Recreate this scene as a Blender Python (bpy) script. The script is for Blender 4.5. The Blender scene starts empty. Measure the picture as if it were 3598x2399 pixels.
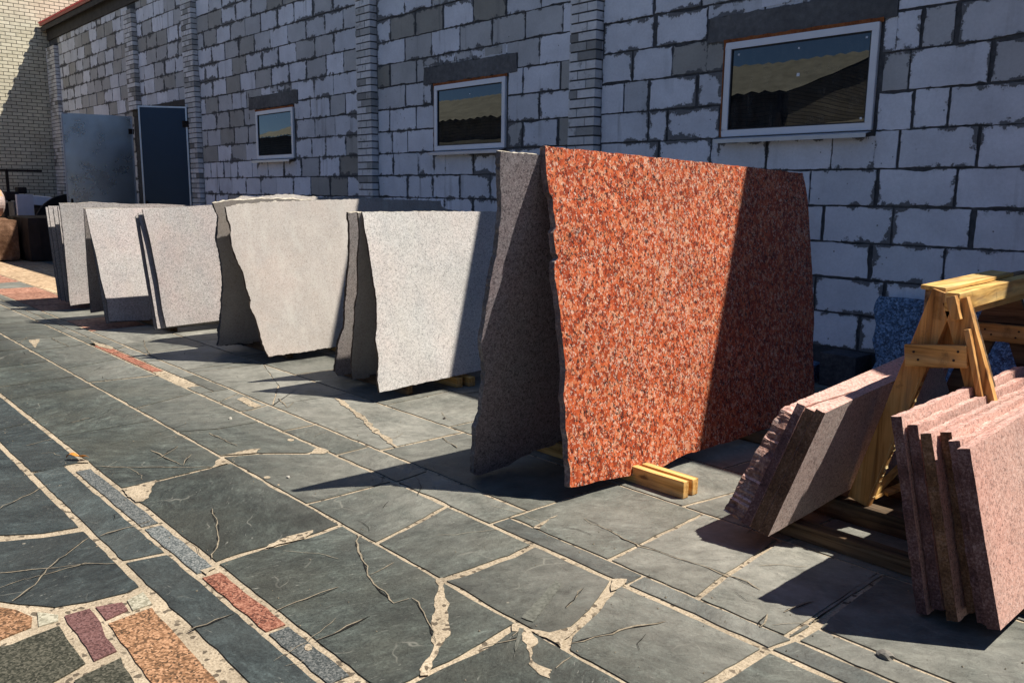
import bpy, bmesh, math, random
from mathutils import Vector, Matrix, noise as mnoise
random.seed(7)
SC = bpy.context.scene
COL = SC.collection
# ------------------------------------------------------------------ camera model (solved from the photo's vanishing points)
S = 3598.0/2352.0
F, CX, CY, CH = 2950.0, 1799.0, 1199.5, 1.6
YAW, PITCH, ROLL = 0.83022, 0.17355, -0.01199
def cam_axes():
    cy_, sy_ = math.cos(YAW), math.sin(YAW)
    f = Vector((-sy_*math.cos(PITCH), cy_*math.cos(PITCH), -math.sin(PITCH)))
    r = Vector((cy_, sy_, 0)); d = f.cross(r)
    c, s = math.cos(ROLL), math.sin(ROLL)
    return c*r+s*d, -s*r+c*d, f
RX, DX, FX = cam_axes()
CAM = Vector((0, 0, CH))
def ray(x, y): return RX*((x*S-CX)/F)+DX*((y*S-CY)/F)+FX
def G(x, y, z=0.0):
    d = ray(x, y); return CAM+d*((z-CH)/d.z)
def PY(x, y, Y):
    d = ray(x, y); return CAM+d*(Y/d.y)
def PPL(x, y, p0, n):
    d = ray(x, y); return CAM+d*((p0-CAM).dot(n)/d.dot(n))
cd = bpy.data.cameras.new('camera'); co = bpy.data.objects.new('camera', cd); COL.objects.link(co)
cd.sensor_width = 36.0; cd.lens = F/3598.0*36.0; cd.clip_start = 0.05; cd.clip_end = 2000
mw = Matrix.Identity(4)
for i in range(3):
    mw[i][0] = RX[i]; mw[i][1] = -DX[i]; mw[i][2] = -FX[i]; mw[i][3] = CAM[i]
co.matrix_world = mw
SC.camera = co

# ------------------------------------------------------------------ helpers
def tag(o, label=None, cat=None, group=None, kind=None):
    if label: o['label'] = label
    if cat: o['category'] = cat
    if group: o['group'] = group
    if kind: o['kind'] = kind
    return o
def empty(name, loc, label, cat, group=None):
    o = bpy.data.objects.new(name, None); COL.objects.link(o); o.location = loc
    o.empty_display_size = 0.2
    return tag(o, label, cat, group)
class MB:
    """collects verts / faces (world coordinates) for ONE mesh object"""
    def __init__(s): s.v = []; s.f = []; s.m = []; s.t = []; s.hs = []; s.uv = []
    def face(s, pts, mi=0, tint=1.0, hs=(0, 0), uvs=None):
        b = len(s.v); s.v += [tuple(p) for p in pts]; s.f.append(list(range(b, b+len(pts))))
        s.m.append(mi); s.t.append(tint); s.hs.append(hs); s.uv.append(uvs or [(0, 0)]*len(pts))
    def box(s, x0, y0, z0, x1, y1, z1, mi=0, tint=1.0):
        P = [(x0,y0,z0),(x1,y0,z0),(x1,y1,z0),(x0,y1,z0),(x0,y0,z1),(x1,y0,z1),(x1,y1,z1),(x0,y1,z1)]
        for q in ((0,3,2,1),(4,5,6,7),(0,1,5,4),(1,2,6,5),(2,3,7,6),(3,0,4,7)):
            s.face([P[i] for i in q], mi, tint)
    def hexa(s, P, mi=0, tint=1.0):
        for q in ((0,3,2,1),(4,5,6,7),(0,1,5,4),(1,2,6,5),(2,3,7,6),(3,0,4,7)):
            s.face([P[i] for i in q], mi, tint)
    def beam(s, a, b, w, h, up=(0, 0, 1), mi=0, tint=1.0, j=0.0):
        a = Vector(a); b = Vector(b); d = (b-a).normalized(); u = Vector(up); sd = d.cross(u).normalized(); u = sd.cross(d).normalized()
        P = []
        for e in (a, b):
            for (i, k) in ((-1,-1),(1,-1),(1,1),(-1,1)):
                P.append(e+sd*(i*w/2)+u*(k*h/2)+Vector((random.uniform(-j,j),random.uniform(-j,j),random.uniform(-j,j))))
        s.hexa(P, mi, tint)
    def build(s, name, mats, parent=None, origin=None, bevel=0.0, smooth=False, weld=True):
        me = bpy.data.meshes.new(name)
        org = Vector(origin) if origin is not None else (parent.location.copy() if parent else Vector((0,0,0)))
        if parent is not None and origin is None: org = world_loc(parent)
        me.from_pydata([tuple(Vector(v)-org) for v in s.v], [], s.f); 
        for m in (mats if isinstance(mats, (list, tuple)) else [mats]): me.materials.append(m)
        me.polygons.foreach_set('material_index', s.m)
        at = me.attributes.new('tint', 'FLOAT', 'FACE'); at.data.foreach_set('value', s.t)
        if any(h != (0,0) for h in s.hs):
            ah = me.attributes.new('hs', 'FLOAT_VECTOR', 'FACE')
            ah.data.foreach_set('vector', [c for h in s.hs for c in (h[0], h[1], 0.0)])
            ul = me.uv_layers.new(name='blk'); ul.data.foreach_set('uv', [c for u in s.uv for p in u for c in p])
        o = bpy.data.objects.new(name, me); COL.objects.link(o)
        if weld or bevel:
            bm = bmesh.new(); bm.from_mesh(me)
            bmesh.ops.remove_doubles(bm, verts=bm.verts, dist=0.0003)
            bmesh.ops.recalc_face_normals(bm, faces=bm.faces)
            bm.to_mesh(me); bm.free()
        if bevel:
            md = o.modifiers.new('bevel', 'BEVEL'); md.width = bevel; md.segments = 2; md.limit_method = 'ANGLE'; md.angle_limit = math.radians(40)
        if smooth: me.polygons.foreach_set('use_smooth', [True]*len(me.polygons))
        if parent is not None: o.parent = parent
        else: o.location = org
        if parent is not None: o.location = org-world_loc(parent)
        return o
def world_loc(o):
    p = Vector(o.location)
    while o.parent: o = o.parent; p += Vector(o.location)
    return p
def nz(x, y=0.0, z=0.0): return mnoise.noise(Vector((x, y, z)))

# ------------------------------------------------------------------ materials
def newmat(name):
    m = bpy.data.materials.new(name); m.use_nodes = True
    nt = m.node_tree; nt.nodes.clear()
    out = nt.nodes.new('ShaderNodeOutputMaterial'); bs = nt.nodes.new('ShaderNodeBsdfPrincipled')
    nt.links.new(bs.outputs[0], out.inputs[0])
    return m, nt, bs
class N:
    """small node-graph helper"""
    def __init__(s, nt): s.nt = nt
    def new(s, t, **kw):
        n = s.nt.nodes.new(t)
        for k, v in kw.items(): setattr(n, k, v)
        return n
    def inp(s, n, i, v):
        if hasattr(v, 'is_output') or isinstance(v, bpy.types.NodeSocket): s.nt.links.new(v, n.inputs[i])
        else: n.inputs[i].default_value = v
    def coord(s, scale=(1,1,1), obj=True):
        tc = s.new('ShaderNodeTexCoord'); mp = s.new('ShaderNodeMapping'); mp.inputs['Scale'].default_value = scale
        s.nt.links.new(tc.outputs['Object'], mp.inputs[0]); return mp.outputs[0]
    def wpos(s, scale=(1,1,1)):
        g = s.new('ShaderNodeNewGeometry'); mp = s.new('ShaderNodeMapping'); mp.inputs['Scale'].default_value = scale
        s.nt.links.new(g.outputs['Position'], mp.inputs[0]); return mp.outputs[0]
    def noise(s, vec, scale, detail=4, rough=0.55, dist=0.0):
        n = s.new('ShaderNodeTexNoise'); s.nt.links.new(vec, n.inputs['Vector'])
        n.inputs['Scale'].default_value = scale; n.inputs['Detail'].default_value = detail; n.inputs['Roughness'].default_value = rough; n.inputs['Distortion'].default_value = dist
        return n.outputs[0], n.outputs[1]
    def voro(s, vec, scale, feature='F1', rnd=1.0):
        n = s.new('ShaderNodeTexVoronoi', feature=feature); s.nt.links.new(vec, n.inputs['Vector'])
        n.inputs['Scale'].default_value = scale; n.inputs['Randomness'].default_value = rnd
        return n
    def ramp(s, fac, stops, interp='LINEAR'):
        n = s.new('ShaderNodeValToRGB'); n.color_ramp.interpolation = interp
        el = n.color_ramp.elements
        while len(el) > len(stops): el.remove(el[-1])
        while len(el) < len(stops): el.new(0.5)
        for e, (p, c) in zip(el, stops):
            e.position = p; e.color = (c[0], c[1], c[2], 1) if isinstance(c, (tuple, list)) else (c, c, c, 1)
        s.nt.links.new(fac, n.inputs[0]); return n.outputs[0]
    def mix(s, fac, a, b, mode='MIX'):
        n = s.new('ShaderNodeMix', data_type='RGBA', blend_type=mode)
        s.inp(n, 0, fac)
        for i, v in ((6, a), (7, b)):
            if isinstance(v, tuple): n.inputs[i].default_value = (v[0], v[1], v[2], 1)
            else: s.nt.links.new(v, n.inputs[i])
        return n.outputs[2]
    def math(s, op, a, b=0.0, c=None, clamp=False):
        n = s.new('ShaderNodeMath', operation=op); n.use_clamp = clamp
        s.inp(n, 0, a); s.inp(n, 1, b)
        if c is not None: s.inp(n, 2, c)
        return n.outputs[0]
    def attr(s, name):
        n = s.new('ShaderNodeAttribute', attribute_name=name); return n
    def bump(s, h, strength=0.3, dist=0.01):
        n = s.new('ShaderNodeBump'); n.inputs['Strength'].default_value = strength; n.inputs['Distance'].default_value = dist
        s.nt.links.new(h, n.inputs['Height']); return n.outputs[0]
    def scale(s, col, f):
        return s.mix(1.0, col, s.comb(f), 'MULTIPLY')
    def comb(s, f):
        n = s.new('ShaderNodeCombineColor')
        for i in range(3): s.nt.links.new(f, n.inputs[i])
        return n.outputs[0]
    def sep(s, vec):
        n = s.new('ShaderNodeSeparateXYZ'); s.nt.links.new(vec, n.inputs[0]); return n.outputs
def L(nt, a, b): nt.links.new(a, b)

def granite(name, ramp, cell, blotch, rough=0.42, fine=None, warp=0.35, bump=0.05, spec=0.4, seed=0.0, stain=None):
    """polished / sawn granite: mineral grains from cells coloured at random, broad blotches of tone"""
    m, nt, bs = newmat(name); n = N(nt)
    v = n.coord()
    off = n.new('ShaderNodeVectorMath', operation='ADD'); L(nt, v, off.inputs[0]); off.inputs[1].default_value = (seed, seed*1.7, seed*0.6); v = off.outputs[0]
    _, wc = n.noise(v, 1.0/cell*0.7, 3)
    wv = n.new('ShaderNodeVectorMath', operation='MULTIPLY_ADD'); L(nt, wc, wv.inputs[0]); wv.inputs[1].default_value = (cell*warp*4,)*3; L(nt, v, wv.inputs[2])
    vo = n.voro(wv.outputs[0], 1.0/cell)
    r = n.sep(vo.outputs['Color'])
    big, _ = n.noise(v, 2.3, 5, 0.6)
    mid, _ = n.noise(v, 0.35/cell, 3, 0.6)
    key = n.math('ADD', n.math('MULTIPLY', r[0], 0.50), n.math('MULTIPLY', n.math('ADD', mid, 0.02), 0.50))
    col = n.ramp(key, ramp, 'LINEAR')
    vo2 = n.voro(v, 2.3/cell)
    r2 = n.sep(vo2.outputs['Color'])
    if fine:
        f = n.ramp(r2[1], [(0, 0), (1-fine[0], 0), (1-fine[0]+0.02, 1)], 'LINEAR')
        col = n.mix(n.math('MULTIPLY', f, fine[2]), col, fine[1])
        if len(fine) > 3:
            f2 = n.ramp(r2[2], [(0, 0), (1-fine[3], 0), (1-fine[3]+0.02, 1)], 'LINEAR')
            col = n.mix(n.math('MULTIPLY', f2, fine[5]), col, fine[4])
    if blotch:
        b1 = n.ramp(big, [(0.35, 0), (0.68, 1)])
        col = n.mix(n.math('MULTIPLY', b1, blotch[1]), col, n.mix(1.0, col, blotch[0], 'MULTIPLY'))
    pd, _ = n.noise(v, 1.3, 5, 0.65); col = n.mix(n.ramp(pd, [(0.48, 0), (0.68, 0.6)]), col, n.mix(1.0, col, (1.04, 0.95, 0.93), 'MULTIPLY'))
    cd_, _ = n.noise(v, 3.7, 5, 0.7); col = n.mix(n.ramp(cd_, [(0.50, 0), (0.70, 0.55)]), col, n.mix(1.0, col, (0.84, 0.87, 0.90), 'MULTIPLY'))
    dn, _ = n.noise(v, 0.9, 4, 0.7)
    dust = n.ramp(dn, [(0.3, 0.82), (0.7, 1.12)])
    col = n.mix(1.0, col, dust, 'MULTIPLY')
    if stain:
        st, _ = n.noise(n.coord((9, 9, 0.9)), 1.0, 4, 0.6)
        sm = n.ramp(st, [(0.5, 0), (0.72, 1)])
        col = n.mix(n.math('MULTIPLY', sm, stain[1]), col, stain[0])
    L(nt, col, bs.inputs['Base Color'])
    rg = n.ramp(mid, [(0.2, rough-0.08), (0.8, rough+0.12)]); L(nt, rg, bs.inputs['Roughness'])
    bs.inputs['Specular IOR Level'].default_value = spec
    if bump: L(nt, n.bump(key, bump, 0.004), bs.inputs['Normal'])
    return m
def red_granite():
    m, nt, bs = newmat('red_granite'); n = N(nt); v = n.coord((1, 1, 0.8))
    _, wc = n.noise(v, 26, 3); wv = n.new('ShaderNodeVectorMath', operation='MULTIPLY_ADD'); L(nt, wc, wv.inputs[0]); wv.inputs[1].default_value = (0.034,)*3; L(nt, v, wv.inputs[2])
    big = n.sep(n.voro(wv.outputs[0], 46).outputs['Color'])
    col = n.ramp(big[0], [(0.0, (0.22, 0.034, 0.015)), (0.3, (0.40, 0.070, 0.024)), (0.6, (0.53, 0.108, 0.037)), (0.85, (0.58, 0.175, 0.074)), (1.0, (0.60, 0.27, 0.155))])
    fine, _ = n.noise(v, 120, 3, 0.7); col = n.mix(1.0, col, n.ramp(fine, [(0.3, 0.72), (0.7, 1.25)]), 'MULTIPLY')
    _, w2 = n.noise(v, 70, 2); wv2 = n.new('ShaderNodeVectorMath', operation='MULTIPLY_ADD'); L(nt, w2, wv2.inputs[0]); wv2.inputs[1].default_value = (0.018,)*3; L(nt, v, wv2.inputs[2])
    sm = n.sep(n.voro(wv2.outputs[0], 140).outputs['Color'])
    clus, _ = n.noise(v, 38, 3, 0.6)
    wsel = n.math('ADD', sm[0], n.math('MULTIPLY', n.math('SUBTRACT', clus, 0.5), 1.7))
    dr, _ = n.noise(n.coord((1, 1, 0.5)), 1.5, 4, 0.6); wsel = n.math('ADD', wsel, n.math('MULTIPLY', n.math('SUBTRACT', dr, 0.48), 0.55))
    wm = n.ramp(wsel, [(0.78, 0), (0.87, 1)])
    col = n.mix(n.math('MULTIPLY', wm, 0.55), col, n.ramp(sm[1], [(0.2, (0.62, 0.36, 0.24)), (0.6, (0.80, 0.66, 0.53))]))
    clus2, _ = n.noise(v, 44, 3, 0.6)
    bsel = n.math('ADD', sm[2], n.math('MULTIPLY', n.math('SUBTRACT', clus2, 0.5), 1.9))
    dr2, _ = n.noise(n.coord(), 2.6, 4, 0.65); bsel = n.math('ADD', bsel, n.math('MULTIPLY', n.math('SUBTRACT', dr2, 0.5), 0.5))
    bm_ = n.ramp(bsel, [(0.80, 0), (0.88, 1)])
    col = n.mix(n.math('MULTIPLY', bm_, 0.86), col, (0.022, 0.016, 0.016))
    lg_, _ = n.noise(n.coord(), 2.2, 4, 0.6); col = n.mix(1.0, col, n.ramp(lg_, [(0.3, 0.86), (0.7, 1.1)]), 'MULTIPLY')
    L(nt, col, bs.inputs['Base Color']); bs.inputs['Roughness'].default_value = 0.40; bs.inputs['Specular IOR Level'].default_value = 0.3
    L(nt, n.bump(fine, 0.06, 0.004), bs.inputs['Normal']); return m
def rockedge(name, c0, c1, c2, sc=60, strength=0.8, rough=0.85):
    """broken / sawn-off side of a slab"""
    m, nt, bs = newmat(name); n = N(nt); v = n.coord()
    a, _ = n.noise(v, sc, 6, 0.7); b, _ = n.noise(v, 7, 4, 0.6)
    col = n.ramp(n.math('ADD', n.math('MULTIPLY', a, 0.6), n.math('MULTIPLY', b, 0.4)), [(0.33, c0), (0.5, c1), (0.66, c2)])
    L(nt, col, bs.inputs['Base Color']); bs.inputs['Roughness'].default_value = rough; bs.inputs['Specular IOR Level'].default_value = 0.2
    L(nt, n.bump(a, strength, 0.012), bs.inputs['Normal'])
    return m
def wood(name, c0, c1, c2, axis='X', rough=0.7, knots=True):
    m, nt, bs = newmat(name); n = N(nt)
    sc = {'X': (1.2, 22, 22), 'Y': (22, 1.2, 22), 'Z': (22, 22, 1.2)}[axis]
    v = n.coord(sc); g, _ = n.noise(v, 1.3, 5, 0.6, 0.6)
    v2 = n.coord(); b, _ = n.noise(v2, 3.0, 3)
    col = n.ramp(g, [(0.34, tuple(c*0.62 for c in c0)), (0.42, c0), (0.5, c1), (0.66, c2)])
    col = n.mix(1.0, col, n.ramp(b, [(0.3, 0.72), (0.7, 1.1)]), 'MULTIPLY')
    gw, _ = n.noise(n.coord(tuple(max(1.0, x*0.35) for x in sc)), 2.2, 5, 0.65)
    col = n.mix(n.ramp(gw, [(0.50, 0), (0.68, 0.55)]), col, (0.20, 0.155, 0.10))
    dk, _ = n.noise(v2, 9.0, 5, 0.7)
    col = n.mix(n.ramp(dk, [(0.60, 0), (0.72, 0.6)]), col, (0.075, 0.045, 0.022))
    if knots:
        vk = n.coord({'X': (3, 9, 9), 'Y': (9, 3, 9), 'Z': (9, 9, 3)}[axis]); k = n.voro(vk, 1.0)
        kk = n.ramp(k.outputs['Distance'], [(0.06, 1), (0.13, 0)])
        col = n.mix(n.math('MULTIPLY', kk, 0.75), col, (0.10, 0.045, 0.02))
    L(nt, col, bs.inputs['Base Color']); bs.inputs['Roughness'].default_value = rough; bs.inputs['Specular IOR Level'].default_value = 0.25
    L(nt, n.bump(g, 0.25, 0.004), bs.inputs['Normal'])
    return m
def simple(name, col, rough=0.6, metal=0.0, spec=0.4, var=0.2, sc=6, bump=0.0):
    m, nt, bs = newmat(name); n = N(nt); v = n.coord()
    a, _ = n.noise(v, sc, 5, 0.6)
    c = n.mix(1.0, col, n.ramp(a, [(0.25, 1-var), (0.75, 1+var)]), 'MULTIPLY')
    L(nt, c, bs.inputs['Base Color']); bs.inputs['Roughness'].default_value = rough; bs.inputs['Metallic'].default_value = metal
    bs.inputs['Specular IOR Level'].default_value = spec
    if bump: L(nt, n.bump(n.noise(v, sc*6, 5, 0.65)[0], bump, 0.008), bs.inputs['Normal'])
    return m

M = {}
# --- slate of the flagstones: per-stone tint attribute, streaks, pale dust and a few light veins
def slate(name, base, warm):
    """split slate: every stone carries its own grain direction, tone and wear (all driven by its tint value)"""
    m, nt, bs = newmat(name); n = N(nt); v = n.wpos()
    t = n.attr('tint').outputs['Fac']
    ang = n.math('MULTIPLY', t, 41.0)
    ro = n.new('ShaderNodeVectorRotate', rotation_type='Z_AXIS'); L(nt, v, ro.inputs['Vector']); L(nt, ang, ro.inputs['Angle'])
    of = n.new('ShaderNodeVectorMath', operation='ADD'); L(nt, ro.outputs[0], of.inputs[0]); L(nt, n.comb(n.math('MULTIPLY', t, 23.0)), of.inputs[1]); g = of.outputs[0]
    def stretch(sc):
        mp = n.new('ShaderNodeMapping'); mp.inputs['Scale'].default_value = sc; L(nt, g, mp.inputs[0]); return mp.outputs[0]
    st, _ = n.noise(stretch((1, 1.7, 1)), 9, 10, 0.80, 0.35)
    fi, _ = n.noise(g, 85, 4, 0.75)
    bg, _ = n.noise(g, 1.6, 6, 0.68)
    lay, _ = n.noise(stretch((1, 1.5, 1)), 2.6, 3, 0.5, 0.3)
    stp = n.new('ShaderNodeMath', operation='SNAP'); L(nt, n.math('ADD', lay, n.math('MULTIPLY', st, 0.12)), stp.inputs[0]); stp.inputs[1].default_value = 0.07
    col = n.ramp(st, [(0.32, tuple(c*0.40 for c in base)), (0.46, tuple(c*0.9 for c in base)), (0.55, tuple(c*1.35 for c in base)), (0.70, tuple(c*2.9 for c in base))])
    col = n.mix(n.ramp(bg, [(0.40, 0), (0.64, 0.65)]), col, warm)
    col = n.mix(1.0, col, n.ramp(stp.outputs[0], [(0.28, 0.72), (0.72, 1.32)]), 'MULTIPLY')
    col = n.mix(1.0, col, n.ramp(fi, [(0.3, 0.55), (0.7, 1.45)]), 'MULTIPLY')
    col = n.scale(col, t)
    px = n.sep(v)
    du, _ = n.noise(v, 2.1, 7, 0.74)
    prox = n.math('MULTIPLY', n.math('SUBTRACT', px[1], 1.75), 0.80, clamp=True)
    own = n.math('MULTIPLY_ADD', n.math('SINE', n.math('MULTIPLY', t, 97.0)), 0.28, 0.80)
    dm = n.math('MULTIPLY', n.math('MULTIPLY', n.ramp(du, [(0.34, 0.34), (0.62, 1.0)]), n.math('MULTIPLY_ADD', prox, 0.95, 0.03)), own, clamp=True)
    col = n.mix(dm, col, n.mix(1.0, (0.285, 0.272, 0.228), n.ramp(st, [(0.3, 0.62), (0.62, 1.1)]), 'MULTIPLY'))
    # pale chipped flecks lying along the grain
    fl, _ = n.noise(stretch((1, 5.0, 1)), 17, 5, 0.72); fg, _ = n.noise(g, 2.4, 3)
    fm = n.math('MULTIPLY', n.ramp(fl, [(0.625, 0), (0.68, 1)]), n.ramp(fg, [(0.40, 0), (0.58, 0.75)]))
    col = n.mix(fm, col, (0.27, 0.265, 0.225))
    # dark oily stains
    os_, _ = n.noise(v, 1.15, 5, 0.7); om = n.ramp(os_, [(0.60, 0), (0.70, 0.55)])
    col = n.mix(om, col, n.mix(1.0, col, (0.35, 0.35, 0.36), 'MULTIPLY'))
    # hair-line mineral veins, only here and there
    _, wc = n.noise(g, 2.2, 3)
    wv = n.new('ShaderNodeVectorMath', operation='MULTIPLY_ADD'); L(nt, wc, wv.inputs[0]); wv.inputs[1].default_value = (0.5,)*3; L(nt, g, wv.inputs[2])
    ve = n.voro(wv.outputs[0], 2.6, 'DISTANCE_TO_EDGE')
    gate, _ = n.noise(g, 3.4, 3)
    vm = n.math('MULTIPLY', n.ramp(ve.outputs['Distance'], [(0.003, 1), (0.012, 0)]), n.ramp(gate, [(0.57, 0), (0.66, 0.5)]))
    col = n.mix(vm, col, (0.24, 0.23, 0.19))
    sp = n.voro(v, 9.0); sg, _ = n.noise(v, 1.7, 2)
    sm = n.math('MULTIPLY', n.ramp(sp.outputs['Distance'], [(0.05, 1), (0.075, 0)]), n.ramp(sg, [(0.57, 0), (0.62, 0.7)]))
    col = n.mix(sm, col, (0.33, 0.29, 0.22))
    L(nt, col, bs.inputs['Base Color'])
    L(nt, n.ramp(st, [(0.3, 0.48), (0.7, 0.75)]), bs.inputs['Roughness']); bs.inputs['Specular IOR Level'].default_value = 0.35
    hh = n.math('ADD', n.math('ADD', n.math('MULTIPLY', st, 0.6), n.math('MULTIPLY', fi, 0.22)), n.math('MULTIPLY', stp.outputs[0], 0.9))
    L(nt, n.bump(hh, 0.75, 0.012), bs.inputs['Normal'])
    return m
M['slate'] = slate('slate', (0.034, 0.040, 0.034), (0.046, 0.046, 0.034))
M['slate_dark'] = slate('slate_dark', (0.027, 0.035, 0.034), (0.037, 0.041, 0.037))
def mortar0(name, c):
    m, nt, bs = newmat(name); n = N(nt); a, _ = n.noise(n.wpos(), 60, 4, 0.7)
    L(nt, n.ramp(a, [(0.3, tuple(x*0.5 for x in c)), (0.7, tuple(x*1.25 for x in c))]), bs.inputs['Base Color']); bs.inputs['Roughness'].default_value = 0.95; bs.inputs['Specular IOR Level'].default_value = 0.1
    return m
def sand():
    m, nt, bs = newmat('sandy_joint'); n = N(nt); v = n.wpos()
    a, _ = n.noise(v, 90, 4, 0.75); b, _ = n.noise(v, 4, 4)
    col = n.ramp(a, [(0.28, (0.15, 0.118, 0.085)), (0.5, (0.41, 0.33, 0.228)), (0.75, (0.58, 0.485, 0.36))])
    col = n.mix(1.0, col, n.ramp(b, [(0.3, 0.7), (0.7, 1.12)]), 'MULTIPLY')
    sp = n.voro(v, 55); r = n.sep(sp.outputs['Color'])
    col = n.mix(n.ramp(r[0], [(0.9, 0), (0.93, 0.85)]), col, (0.07, 0.055, 0.04))
    L(nt, col, bs.inputs['Base Color']); bs.inputs['Roughness'].default_value = 0.95; bs.inputs['Specular IOR Level'].default_value = 0.1
    L(nt, n.bump(a, 0.8, 0.006), bs.inputs['Normal']); return m
M['sand'] = sand()
M['crack'] = mortar0('crack_grit', (0.27, 0.225, 0.16)); M['smear'] = mortar0('cement_smear', (0.13, 0.13, 0.108)); M['crackdark'] = mortar0('open_crack', (0.02, 0.019, 0.017))
def pavestone(name, c0, c1, c2, cell=0.012):
    m, nt, bs = newmat(name); n = N(nt); v = n.wpos()
    _, wc = n.noise(v, 60, 2); wv = n.new('ShaderNodeVectorMath', operation='MULTIPLY_ADD'); L(nt, wc, wv.inputs[0]); wv.inputs[1].default_value = (cell*0.9,)*3; L(nt, v, wv.inputs[2])
    vo = n.voro(wv.outputs[0], 1/cell); r = n.sep(vo.outputs['Color']); b, _ = n.noise(v, 9, 5, 0.65)
    col = n.ramp(n.math('ADD', n.math('MULTIPLY', r[0], 0.65), n.math('MULTIPLY', b, 0.35)), [(0.2, c0), (0.5, c1), (0.82, c2)])
    col = n.scale(col, n.attr('tint').outputs['Fac'])
    L(nt, col, bs.inputs['Base Color']); bs.inputs['Roughness'].default_value = 0.7; bs.inputs['Specular IOR Level'].default_value = 0.25
    L(nt, n.bump(r[0], 0.4, 0.006), bs.inputs['Normal']); return m
M['p_red'] = pavestone('paving_red_quartzite', (0.07, 0.025, 0.016), (0.21, 0.075, 0.045), (0.36, 0.17, 0.11), 0.007)
M['p_purple'] = pavestone('paving_purple_stone', (0.06, 0.028, 0.025), (0.13, 0.06, 0.052), (0.19, 0.10, 0.09), 0.006)
M['p_orange'] = pavestone('paving_rust_granite', (0.06, 0.035, 0.018), (0.20, 0.10, 0.047), (0.42, 0.235, 0.13), 0.0075)
M['p_olive'] = pavestone('paving_olive_granite', (0.022, 0.022, 0.014), (0.05, 0.049, 0.033), (0.12, 0.11, 0.08), 0.007)
M['p_grey'] = pavestone('paving_grey_granite', (0.05, 0.058, 0.056), (0.11, 0.12, 0.115), (0.25, 0.25, 0.23), 0.006)
M['p_pale'] = pavestone('paving_pale_stone', (0.22, 0.20, 0.14), (0.36, 0.33, 0.24), (0.48, 0.44, 0.33), 0.01)
M['p_tan'] = pavestone('paving_tan_sandstone', (0.30, 0.20, 0.12), (0.46, 0.32, 0.19), (0.58, 0.42, 0.27), 0.05)
M['p_pink'] = pavestone('paving_pink_stone', (0.18, 0.08, 0.05), (0.36, 0.17, 0.11), (0.48, 0.26, 0.18), 0.03)

# --- aerated concrete blocks with mortar smeared over their edges
def aac():
    m, nt, bs = newmat('aerated_block'); n = N(nt); v = n.wpos()
    t = n.attr('tint').outputs['Fac']
    a, _ = n.noise(v, 2.6, 5, 0.62); f, _ = n.noise(v, 45, 4, 0.7)
    base = n.ramp(t, [(0.0, (0.30, 0.285, 0.24)), (0.35, (0.43, 0.425, 0.40)), (0.7, (0.68, 0.705, 0.75)), (1.0, (0.80, 0.825, 0.88))])
    col = n.mix(1.0, base, n.ramp(a, [(0.25, 0.82), (0.7, 1.06)]), 'MULTIPLY')
    col = n.mix(1.0, col, n.ramp(f, [(0.25, 0.9), (0.75, 1.06)]), 'MULTIPLY')
    # vertical run-off streaks
    s, _ = n.noise(n.wpos((7, 7, 0.55)), 1.0, 4, 0.6); g, _ = n.noise(v, 0.7, 3)
    sm = n.math('MULTIPLY', n.ramp(s, [(0.56, 0), (0.7, 1)]), n.ramp(g, [(0.48, 0), (0.62, 0.55)]))
    col = n.mix(sm, col, (0.17, 0.17, 0.165))
    # edge smear
    uv = n.new('ShaderNodeUVMap', uv_map='blk'); u = n.sep(uv.outputs[0]); h = n.sep(n.attr('hs').outputs['Vector'])
    dx = n.math('SUBTRACT', h[0], n.math('ABSOLUTE', u[0])); dz = n.math('SUBTRACT', h[1], n.math('ABSOLUTE', u[1]))
    d = n.math('MINIMUM', dx, dz)
    e1, _ = n.noise(v, 6.5, 5, 0.72); e2, _ = n.noise(v, 1.25, 3)
    thr = n.math('MULTIPLY', n.math('SUBTRACT', e1, 0.445), 0.25)
    thr = n.math('ADD', thr, n.math('MULTIPLY', n.math('SUBTRACT', e2, 0.53), 0.20))
    mk = n.math('MULTIPLY', n.math('SUBTRACT', thr, d), 90.0, clamp=True)
    md = n.noise(v, 30, 4, 0.6)[0]
    col = n.mix(n.math('MULTIPLY', mk, 0.88), col, n.ramp(md, [(0.3, (0.042, 0.043, 0.045)), (0.7, (0.105, 0.107, 0.11))]))
    # halo of damp / cement bloom close to the joints
    hal = n.math('MULTIPLY', n.math('SUBTRACT', n.math('ADD', thr, 0.02), d), 18.0, clamp=True)
    col = n.mix(n.math('MULTIPLY', hal, 0.28), col, (0.24, 0.24, 0.235))
    # pits and nail holes
    p = n.voro(v, 11); pr = n.sep(p.outputs['Color'])
    pk = n.math('MULTIPLY', n.ramp(p.outputs['Distance'], [(0.06, 1), (0.09, 0)]), n.ramp(pr[0], [(0.62, 0), (0.64, 1)]))
    col = n.mix(n.math('MULTIPLY', pk, 0.8), col, (0.09, 0.09, 0.09))
    L(nt, col, bs.inputs['Base Color']); bs.inputs['Roughness'].default_value = 0.9; bs.inputs['Specular IOR Level'].default_value = 0.15
    hgt = n.math('ADD', n.math('MULTIPLY', f, 0.35), n.math('MULTIPLY', mk, 0.6))
    L(nt, n.bump(n.math('SUBTRACT', hgt, pk), 0.5, 0.006), bs.inputs['Normal']); return m
M['aac'] = aac()
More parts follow.
